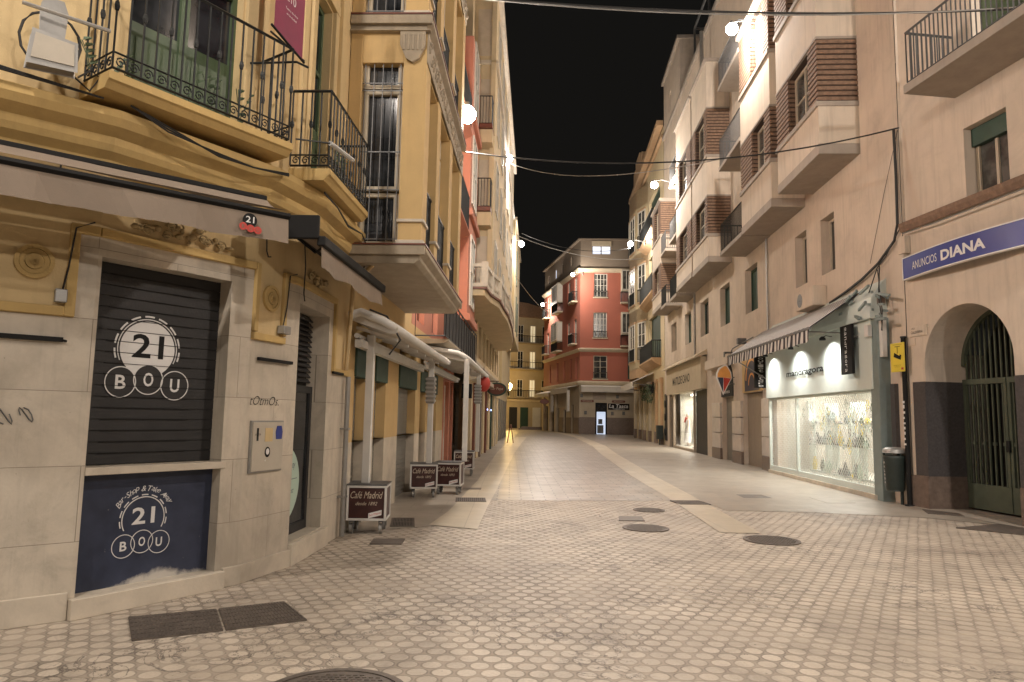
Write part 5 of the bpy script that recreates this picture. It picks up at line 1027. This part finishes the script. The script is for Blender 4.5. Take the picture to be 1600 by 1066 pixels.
# cables on the right walls
def cable(pts, label, r=.012, m='rubber', fr=WF): return single(MB(fr).tube(pts, r, 5), 'overhead_cable' if fr is WF else 'wall_cable', m, label, 'cable')
wp = lambda f, *p: (lambda q: (q[0], -q[1], q[2]))(f.w(*p))
cable([(1.15, .06, 7.45), (1.15, .05, 6.5), (1.15, .06, 5.5), (1.0, .06, 5.2), (.3, .07, 4.9), (-.5, .07, 4.72), (-1.4, .06, 4.6), (-2.4, .05, 4.5)], 'thick black cable bundle running down the beige corner and over the mint shop', .03, fr=RF)
cable([(1.3, .05, 5.45), (.7, .1, 4.95), (.3, .1, 4.8), (.1, .2, 4.3)], 'loose cable hanging into the debris over the mint shop', .012, fr=RF)
cable([(.12, .09, 5.26), (1.0, .11, 5.23), (3, .11, 5.24), (8, .1, 5.25)], 'pale cable running under the brick cornice of the arch building', .015, 'metalgrey', fr=R0)
cable([(1.25, .03, 7.4), (.6, .02, 6.4), (-.2, .02, 5.0)], 'thin diagonal wire on the plain beige wall', .005, fr=RF)
# ------------------------------------------------------------------ ornate orange and yellow building
OF = FR(9.514, 43.646, 183.5)
T = thing('ornate_building', 'ornate cream and orange building with a curved white windowed bay', 'building', OF)
gfo = [(-14.4, -12.2, 0, 3.6), (-11.4, -9.6, 0, 3.6), (-8.6, -6.6, 0, 3.6), (-5.6, -3.6, 0, 3.6)]
MB(OF).wall(-17, 0, 0, 20.4, gfo+[(-7.1, -1.6, z, z+3.2) for z in (5.5, 9.9, 14.2)], .3).quad((-17, 0, 0), (-17, -9, 0), (-17, -9, 20.4), (-17, 0, 20.4)).quad((0, -.0, 19.5), (0, -9, 19.5), (0, -9, 20.4), (0, 0, 20.4)).build('wall', 'paleyellow', T)
for a, c, _, _ in gfo: MB(OF).box(a, c, -.28, -.2, 0, 3.6).build('shop_door', 'shut_dark' if a < -9 else 'shut_grey', T)
for x in (-15.0, -11.9, -9.3, -6.2, -3.1, -.8):
    MB(OF).box(x-.28, x+.28, 0, .14, .75, 3.9).build('pilaster', 'cream2' if x < -3.5 else 'orange', T, bev=.02); MB(OF).box(x-.34, x+.34, 0, .2, 0, .75).build('pilaster_base', 'granite_b', T, bev=.02); MB(OF).box(x-.34, x+.34, 0, .2, 3.9, 4.2).build('pilaster_capital', 'orange', T, bev=.03)
for z in (5.5, 9.9, 14.2):
    MB(OF).box(-7.1, -1.6, -.28, -.2, z, z+3.2).build('balcony_door', 'greendark', T); MB(OF).prism([(0, z-.5), (.4, z-.3), (.62, z-.1), (.62, z), (0, z)], -7.9, -1.3, 'x').build('balcony_slab', 'orange', T, bev=.02)
    railing(MB(OF), [(-7.8, .58), (-1.4, .58), (-1.4, 0)], z+.05, z+1.15, .12, .022).build('balcony_railing', 'iron', T)
bp = [(-7.7, 0), (-9.6, .62), (-12.1, .9), (-14.4, .6), (-15.4, 0)]
MB(OF).prism(bp, 5.3, 19.2, 'z').build('curved_bay', 'paleyellow', T)
pw = [OF.w(x, o, 0)[:2] for x, o in bp][::-1]     # travel with the street on the right
pw = [OF.w(x, o, 0)[:2] for x, o in bp]
for z, h, e in ((4.85, .55, .45), (9.0, .9, .3), (13.2, .95, .3), (17.9, 1.3, .6)):
    MB().sweep(pw, [(0, z-.2), (.1, z), (e*.6, z+h*.4), (e, z+h*.6), (e, z+h*.75), (e*.5, z+h), (0, z+h)]).build('bay_cornice', 'orange', T)
MB(OF).box(-17, 0, 0, .45, 20.4, 20.8).box(-17, 0, 0, .2, 19.6, 19.85).build('cornice', 'orange', T, bev=.05); MB(OF).box(-14.5, -9, -.5, .3, 20.8, 22.2).box(-13, -10.5, -.5, .3, 22.2, 22.7).build('crown_parapet', 'orange', T, bev=.05)
for (xa, oa), (xb, ob) in zip(bp, bp[1:]):
    p, q = OF.w(xa, oa, 0), OF.w(xb, ob, 0); hd = math.degrees(math.atan2(p[0]-q[0], p[1]-q[1])); L = hypot(p[0]-q[0], p[1]-q[1]); wf = FR(q[0], q[1], hd)
    for z in (5.95, 10.35, 14.5):
        window(T, wf, L*.18, L*.82, z+.95, z+2.85, .02, 'whitewood', 'glassblue', 2, 2, .09, 'bay_window'); MB(wf).box(L*.15, L*.85, .02, .07, z+2.87, z+3.0).box(L*.14, L*.86, .02, .09, z-.1, z).build('window_moulding', 'orange', T); MB(wf).box(L*.18, L*.82, .02, .05, z, z+.93).build('bay_apron', 'whitewood', T)
        railing(MB(wf), [(L*.18, .1), (L*.82, .1)], z+.05, z+.95, .16, .018).build('bay_railing', 'iron', T)
T = thing('side_awning', 'pale folded awning over the far shopfront of the ornate building', 'awning', OF.at(-9), 3.7); MB(OF).prism([(.1, 4.7), (1.5, 4.05), (1.5, 4.1), (.1, 4.78)], -12.7, -4.5, 'x').prism([(1.48, 3.65), (1.52, 3.65), (1.52, 4.1), (1.48, 4.1)], -12.7, -4.5, 'x').build('canopy', 'awnwhite', T); MB(OF).tube([(-12.5, .1, 3.8), (-12.5, 1.5, 4.05)], .03).tube([(-4.7, .1, 3.8), (-4.7, 1.5, 4.05)], .03).build('folding_arm', 'iron_grey', T)
single(MB(OF).box(-4.4, -3.2, .2, .5, 3.3, 3.9), 'projecting_sign', 'black', 'small black box sign under the first floor of the ornate building', 'sign', bev=.01)
for k, (x, s) in enumerate(((-6.3, 1), (-3.3, 1.2))):
    T = thing('hanging_plant', ['left hanging green plant by the ornate building awning', 'right hanging green plant by the ornate building awning'][k], 'plant', OF.at(x, .4), 3.1); b = MB(OF); rr = random.Random(k)
    for j in range(240): a, u = rr.uniform(0, 6.28), rr.uniform(0, 1); r_ = .32*s*(1-u*.5)*rr.random()**.5; X, Y, Z = x+r_*cos(a), .45+r_*sin(a), 4.0-u*1.1*s; b.quad((X, Y, Z), (X+rr.uniform(-.08, .08), Y+.05, Z-.04), (X+rr.uniform(-.08, .08), Y+.02, Z-.12))
    b.build('foliage', 'greendoor', T); MB(OF).cyl(x, .45, 3.85, 4.05, .2, .25).build('pot', 'granite_b', T)
T = thing('round_wall_lamp', 'row of small round dark shop emblems by the far shutter', 'sign', RF.at(-28.3), 1); b = MB(RF)
for z in (.8, 1.7, 2.5): b.disc(-28.3, z, .22, .02, .12, 20)
b.build('discs', 'iron', T); T.name = 'shop_emblems'; MB(RF).box(-28.7, -27.9, -.02, .05, .3, 3.1).build('back_board', 'shut_dark', T)
single(MB(RF).box(-29.3, -28.9, .1, .5, .35, 1.2).tube([(-29.1, .3, 0), (-29.1, .3, .35)], .05), 'street_bin', 'binm', 'small dark bin beside the far right pilasters', 'litter bin', bev=.02)
# ------------------------------------------------------------------ red corner building
RL, RR_ = FR(6.712, 69.12, -10), FR(6.712, 69.12, 92)
RLf = FR(RL.x, RL.y, -10)
# left face runs away from the camera: for a viewer in the street its right is toward the near corner
q = RL.w(16.2, 0, 0); LF = FR(RL.x, RL.y, 170); 
lf = lambda s: -s
T = thing('red_building', 'tall red corner building with white windows and a grey ground floor', 'building', RR_)
gw = [(.9, 1.5), (3.1, 3.7), (5.8, 6.4), (8.8, 9.4), (12.3, 12.9)]
class Fl(FR):
    """left face: x = distance from the near corner, o = out into the street (left)"""
    def __init__(s): s.x, s.y, s.h = RL.x, RL.y, 170; a = radians(-10); s.d = (sin(a), cos(a)); s.n = (-cos(a), sin(a))
LFc = Fl()
LW, RW = 16.2, 9.0
MB(LFc).wall(0, LW, 5.2, 16.0, [(a, c, 5.45, 7.6) for a, c in gw]+[(x, x+1.0, z, z+2.5) for x in (1.3, 4.0, 13.6) for z in (9.0, 13.3)], .25).build('side_wall', 'red', T)
rwin = [(1.33, 2.68, 5.44, 7.7), (1.30, 2.64, 9.5, 12.0), (1.34, 2.66, 13.55, 15.9)]
b = MB(RR_).wall(0, RW, 5.2, 16.0, rwin, .2).build('front_wall', 'red', T)
MB(RR_).wall(0, RW, 1.65, 4.7, [(1.55, 2.68, 1.65, 3.08)], .2).build('ground_floor_wall', 'tasca', T); MB(RR_).wall(0, RW, 0, 1.65, [(1.55, 2.68, 0, 1.65)], .2, .04).build('granite_dado', 'granite_b', T)
gdo = [(2.2, 3.0, 0, 2.9), (5.2, 6.2, 0, 2.4), (8.2, 9.0, 0, 2.6), (10.6, 11.8, 0, 2.9), (13.6, 14.8, 0, 2.9)]
MB(LFc).wall(0, LW, 0, 4.7, gdo, .25).build('ground_floor_side', 'tasca', T); MB(LFc).box(.02, 2.15, .0, .05, 0, 1.6).box(3.05, 5.15, .0, .05, 0, 1.6).box(6.3, 8.1, .0, .05, 0, 1.6).build('granite_dado', 'granite_b', T)
for a, c, _, z in gdo: MB(LFc).box(a, c, -.22, -.15, 0, z).build('side_door', 'shut_dark', T)
for x in (9.4, 12.3, 15.5): MB(LFc).box(x-.3, x+.3, 0, .2, 0, 4.6).build('pilaster', 'cream', T, bev=.02)
for z, h, e in ((4.7, .5, .3), (8.05, .4, .2), (16.0, .45, .35)):
    b = MB(); P = [RR_.w(RW, 0, 0)[:2], RR_.w(0, 0, 0)[:2], LFc.w(LW, 0, 0)[:2]][::-1]
    b.sweep(P, [(0, z), (e*.5, z+h*.2), (e, z+h*.6), (e, z+h*.85), (0, z+h)]).build('string_course', 'cream', T)
MB(RR_).wall(0, RW, 16.45, 19.3, [(1.15, 3.0, 17.9, 18.7)], .2, -.02).build('attic_wall', 'attic', T); MB(LFc).wall(0, LW, 16.45, 19.3, [(x, x+.7, 17.4, 18.4) for x in (3.2, 7.2, 10.2, 13.8)], .2, -.02).build('attic_side_wall', 'attic', T)
for x in (3.2, 7.2, 10.2, 13.8): MB(LFc).box(x, x+.7, -.18, -.12, 17.4, 18.4).build('attic_window', 'litwin' if x == 10.2 else 'glass', T)
for a, c in ((1.2, 2.0), (2.1, 2.95)): w = MB(RR_).box(a, c, -.16, -.13, 17.92, 18.68).build('attic_window', 'litwin', T)
MB(RR_).box(1.1, 3.05, .0, .1, 18.7, 19.2).build('blind_box', 'cream', T)
P = [RR_.w(RW, 0, 0)[:2], RR_.w(0, 0, 0)[:2], LFc.w(LW, 0, 0)[:2]][::-1]; MB().sweep(P, [(-.3, 19.3), (.3, 19.3), (.3, 19.42), (-.3, 19.5)]).build('eaves', 'attic', T)
cc = [(-.0, 19.45)]
i = MB(); i.v += [(*RR_.w(0, 0, 0)[:2], 19.4), (*RR_.w(RW, 0, 0)[:2], 19.4), (*LFc.w(LW, -9, 0)[:2], 19.4), (*LFc.w(LW, 0, 0)[:2], 19.4)]; i.f.append((0, 1, 2, 3)); i.build('roof', 'roof', T)
for a, c, z0, z1 in rwin:
    window(T, RR_, a, c, z0, z1, -.12, 'whitewood' if z0 > 6 else 'cream2', 'glassblue' if z0 > 6 else 'glass', 4 if z0 > 6 else 2, 4, .075); MB(RR_).box(a-.1, c+.1, -.02, .05, z0-.12, z0).build('window_sill', 'cream', T)
    railing(MB(RR_), [(a, .05), (c, .05)], z0, z0+.6, .12, .015).build('window_railing', 'iron', T)
for z in (9.0, 13.3):
    MB(RR_).box(4.0, 5.9, 0, .5, z+.75, z+3.0).build('glazed_bay', 'cream2', T, bev=.02); window(T, RR_, 4.05, 5.85, z+.9, z+2.9, .5, 'whitewood', 'glassblue', 4, 1, .1, 'bay_window'); MB(RR_).box(3.95, 5.95, 0, .6, z-.45, z-.3).build('balcony_slab', 'cream', T); railing(MB(RR_), [(4, .02), (4, .55), (5.9, .55)], z-.3, z+.7, .12, .02).build('balcony_railing', 'iron', T)
MB(RR_).box(4.7, 5.8, .0, .03, 5.45, 7.6).build('dark_shutter', 'greendark', T)
for x in (1.3, 4.0, 13.6):
    for z in (9.0, 13.3):
        window(T, LFc, x, x+1.0, z, z+2.5, -.15, 'whitewood', 'glassblue', 2, 3, .08)
        if x != 4.0: MB(LFc).box(x-.3, x+1.3, 0, .6, z-.15, z).build('balcony_slab', 'cream', T, bev=.02); railing(MB(LFc), [(x-.25, 0), (x-.25, .56), (x+1.25, .56), (x+1.25, 0)], z, z+.95, .12, .018).build('balcony_railing', 'iron', T)
for z in (9.0, 13.3):
    MB(LFc).box(7.2, 9.9, 0, .62, z+.8, z+3.0).build('glazed_bay', 'cream2', T, bev=.02); window(T, LFc, 7.25, 9.85, z+.95, z+2.9, .62, 'whitewood', 'glassblue', 4, 1, .1, 'bay_window'); MB(LFc).box(7.1, 10, 0, .65, z-.3, z-.15).build('balcony_slab', 'cream', T); railing(MB(LFc), [(7.15, 0), (7.15, .6), (9.95, .6), (9.95, 0)], z-.15, z+.75, .12, .02).build('balcony_railing', 'iron', T)
    sf = FR(*LFc.w(7.2, 0, 0)[:2], 80); MB(FR(*LFc.w(7.2, 0, 0)[:2], 260)).box(.05, .55, -.03, .01, z+.95, z+2.85).build('bay_side_window', 'whitewood', T)
for a, c in gw: window(T, LFc, a, c, 5.45, 7.6, -.2, 'woodred', 'glass', 2, 1, .06)
dr = MB(RR_).box(1.55, 1.68, -.1, .03, 0, 3.05).box(2.55, 2.68, -.1, .03, 0, 3.05).box(1.68, 2.55, -.1, .03, 2.95, 3.05).box(1.68, 2.55, -.1, .03, 2.2, 2.32).build('glass_door', 'black', T); MB(RR_).box(1.7, 2.53, -.08, -.05, .1, 2.2).build('lit_pane', 'clear', dr); MB(RR_).box(1.68, 2.55, -.08, -.05, 2.32, 2.95).build('pane', 'glass', dr)
MB(RR_).box(1.55, 2.68, -1.2, -1.1, 0, 2.6).build('lit_hall', 'litwin', T); b = MB(RR_)
b.box(1.8, 2.4, -.7, -.5, .1, .9).box(1.9, 2.3, -.7, -.6, 1.0, 1.5)
b.build('hall_furniture', 'iron_grey', T)
MB(RR_).box(1.3, 2.6, 0, .04, 3.38, 4.1).build('vent_grille', 'shut_beige', T)
b = MB(RR_)
for x, z in ((.2, 3.75), (.6, 2.1), (3.2, 2.05), (4.3, 2.1), (3.7, 3.7)): b.box(x-.13, x+.13, .0, .07, z-.17, z+.17)
b.build('wall_plaque', 'iron_grey', T, bev=.02)
T = thing('tavern_sign', 'black sign reading La Tasca on the grey red building', 'sign', RR_.at(3.8), 2.5); MB(RR_).box(2.78, 4.85, .05, .12, 2.42, 3.02).build('panel', 'black', T, bev=.01); MB(RR_).text('La Tasca', 3.8, 2.78, .36, .125, 1.85, sh=.15, bold=.015).text('TABERNA', 3.8, 2.5, .11, .125, 1.2).build('lettering', 'vinyl', T)
for k, (x, lab) in enumerate(((.75, 'left narrow brown sign board on the tavern front'), (3.8, 'brown sign board right above the La Tasca sign'))): t = thing('sign_board', lab, 'sign', RR_.at(x), 3.1); MB(RR_).prism([(x-.6, 3.12), (x+.6, 3.12), (x+.66, 3.22), (x+.6, 3.34), (x-.6, 3.34), (x-.66, 3.22)], .04, .09).build('board', 'woodred', t); MB(RR_).text('RESTAURANTE', x, 3.23, .1, .095, .9).build('lettering', 'gold', t)
T = thing('tavern_awning', 'long white awning across the front of the tavern', 'awning', RR_.at(2.6), 4.2); MB(RR_).prism([(0, 4.75), (1.1, 4.55), (1.1, 4.6), (0, 4.8)], .1, 6.5, 'x').box(.1, 6.5, 1.06, 1.1, 4.08, 4.57).build('canopy', 'awnwhite', T)
T = thing('tavern_awning', 'near white awning with folded side curtains round the tavern corner', 'awning', LFc.at(4), 3); MB(LFc).prism([(0, 4.75), (1.2, 4.5), (1.2, 4.55), (0, 4.8)], .3, 7.4, 'x').box(.3, 7.4, 1.16, 1.2, 4.0, 4.52).build('canopy', 'awnwhite', T)
for x in (.4, 7.2): MB(LFc).prism([(x-.08, 2.2), (x+.15, 2.5), (x+.3, 2.15), (x+.55, 2.4), (x+.25, 4.2), (x-.0, 4.3)], .9, 1.15).build('side_curtain', 'awnwhite', T, bev=.03)
T = thing('tavern_awning', 'far small white awning on the side of the red building', 'awning', LFc.at(12), 3); MB(LFc).prism([(0, 4.6), (1.2, 4.2), (1.2, 4.25), (0, 4.65)], 8.5, 15.8, 'x').box(8.5, 15.8, 1.16, 1.2, 3.85, 4.2).build('canopy', 'awnwhite', T)
single(MB(FR(RL.x-3, RL.y+9, 90)).disc(0, 3.3, .5, 0, .1, 24, .28), 'oval_tavern_sign', 'woodred', 'small dark oval sign hanging by the side of the red building', 'sign')
# ------------------------------------------------------------------ street lamps
def lamp(x, y, z, side, label, watts):
    t = thing('street_lamp', label, 'street lamp', FR(x, y, 90), z-.35, 'white wall mounted street lamps'); f = FR(x, y, 90); s = side
    MB(f).tube([(s*1.0, 0, z+.12), (s*.4, 0, z+.28), (0, 0, z+.22)], .025, 6).box(s*1.0-.04, s*1.0+.04, -.1, .1, z-.05, z+.3).build('arm', 'iron_grey', t)
    MB(f).lathe(0, 0, [(.04, z+.26), (.07, z+.20), (.08, z+.15)], 16).build('hood', 'iron_grey', t); MB(f).ball(0, 0, z, .18, .18, 16, 10).build('globe', 'lampglow', t, smooth=True)
    l = bpy.data.lights.new('lamp_light', 'POINT'); l.energy = watts*LAMP_K; l.color = (1, .892, .80); l.shadow_soft_size = .16
    o = bpy.data.objects.new('lamp_light', l); C.objects.link(o); o.parent = t; o.location = (0, 0, .12)
names = ['white street lamp nearest on the left, at the end of the yellow bay', 'second white street lamp on the left, on the cream block', 'white street lamp on the left by the green shuttered building', 'white street lamp high on the right, nearest and brightest',
         'second white street lamp on the right, over the far brick bay', 'white street lamp before the ornate building on the right', 'white street lamp on the near corner of the red building', 'farthest white street lamp, left edge of the red building']
for (x, y, z, s), lab, e in zip(LAMPS, names, (800, 1300, 1300, 1000, 1300, 1200, 1100, 1100)): lamp(x, y, z, s, lab, e)
for k, (x, y, z, s) in enumerate(FILL_LAMPS): lamp(x, y, z, s, ['lamp behind the camera on the left corner building', 'lamp over the arch building beyond the right edge', 'lamp far behind the camera on the left', 'lamp far behind the camera on the right'][k], (1100, 1300, 1500, 1500)[k])  # out of view, added to brighten the near walls and ground
T = thing('twin_lantern', 'warm yellow twin wall lantern at the far bend of the street', 'lantern', FR(-1.0, 92.5, 90), 5.4)
f = FR(-1.0, 92.5, 90); MB(f).tube([(.4, -5.6, 5.8), (.4, 0, 5.9), (0, 0, 5.8), (.8, 0, 5.8)], .05).build('bracket', 'iron', T)
for x in (0., .8): MB(f).lathe(x, 0, [(.1, 5.05), (.28, 5.35), (.34, 5.7), (.1, 5.95)], 10).build('lantern_glass', 'warmglow', T)
l = bpy.data.lights.new('lantern_light', 'POINT'); l.energy = 520; l.color = (1, .6, .18); l.shadow_soft_size = .3; o = bpy.data.objects.new('lantern_light', l); C.objects.link(o); o.parent = T; o.location = (.4, -1.0, .6)
def area(fr, x, o, z, sx, sy, e, col, par, name, rot=(0, 0, 0)):
    l = bpy.data.lights.new(name, 'AREA'); l.shape = 'RECTANGLE'; l.size = sx; l.size_y = sy; l.energy = e; l.color = col; ob = bpy.data.objects.new(name, l); C.objects.link(ob)
    ob.matrix_world = Matrix.Translation(fr.w(x, o, z)) @ Matrix.Rotation(radians(90-fr.h), 4, 'Z') @ Matrix.Rotation(rot[0], 4, 'X'); return ob
area(RF, -3.6, -1.2, 2.84, 6, .8, 210, (1, .98, .90), None, 'shop_ceiling_light'); area(RF, -22.3, -1.0, 2.85, 5, .8, 190, (1, .96, .86), None, 'window_ceiling_light')
for x in (-6.3, -4.0, -1.75):
    l = bpy.data.lights.new('sign_spot', 'SPOT'); l.energy = 165; l.color = (1, .98, .92); l.spot_size = radians(150); l.spot_blend = 1.; l.shadow_soft_size = .04
    ob = bpy.data.objects.new('sign_spot', l); C.objects.link(ob); ob.matrix_world = Matrix.Translation(RF.w(x, .56, 3.47)) @ Matrix.Rotation(radians(90-RF.h), 4, 'Z') @ Matrix.Rotation(radians(14), 4, 'X')
# ------------------------------------------------------------------ overhead cables
W_ = lambda *p: (p[0], -p[1], p[2])
cable(catenary(W_(-1.0, 13.6, 6.8), W_(7.67, 13.55, 7.45), .45), 'dark cable strung across the street from the left lamp to the right wall', .016)
cable(catenary(W_(-.3, 30.6, 12.9), W_(4.3, 13.6, 6.8), .5), 'thin cable sagging from the second left lamp to the cross cable', .012, 'metalgrey')
cable(catenary(W_(-2.0, 10.4, 8.2), W_(8.6, 10.2, 8.0), .25), 'thick cable across the top edge of the photo', .018)
cable(catenary(W_(-2.0, 10.3, 8.15), W_(8.6, 10.0, 7.95), .33), 'pale cable just under the top cable', .010, 'metalgrey')
cable(catenary(W_(.5, 44.3, 13.3), W_(8.0, 47.3, 13.2), .6), 'far cable between the third left lamp and the lamp of the ornate building', .02)
cable(catenary(W_(-.2, 34, 10.6), W_(7.5, 40, 10.8), .5), 'thin far cable below the lamps, across the dark sky', .018, 'metalgrey')
cable(catenary(W_(.1, 44, 10.5), W_(4.5, 76, 12.5), .4), 'thin far cable from the left houses toward the red building', .018, 'metalgrey')
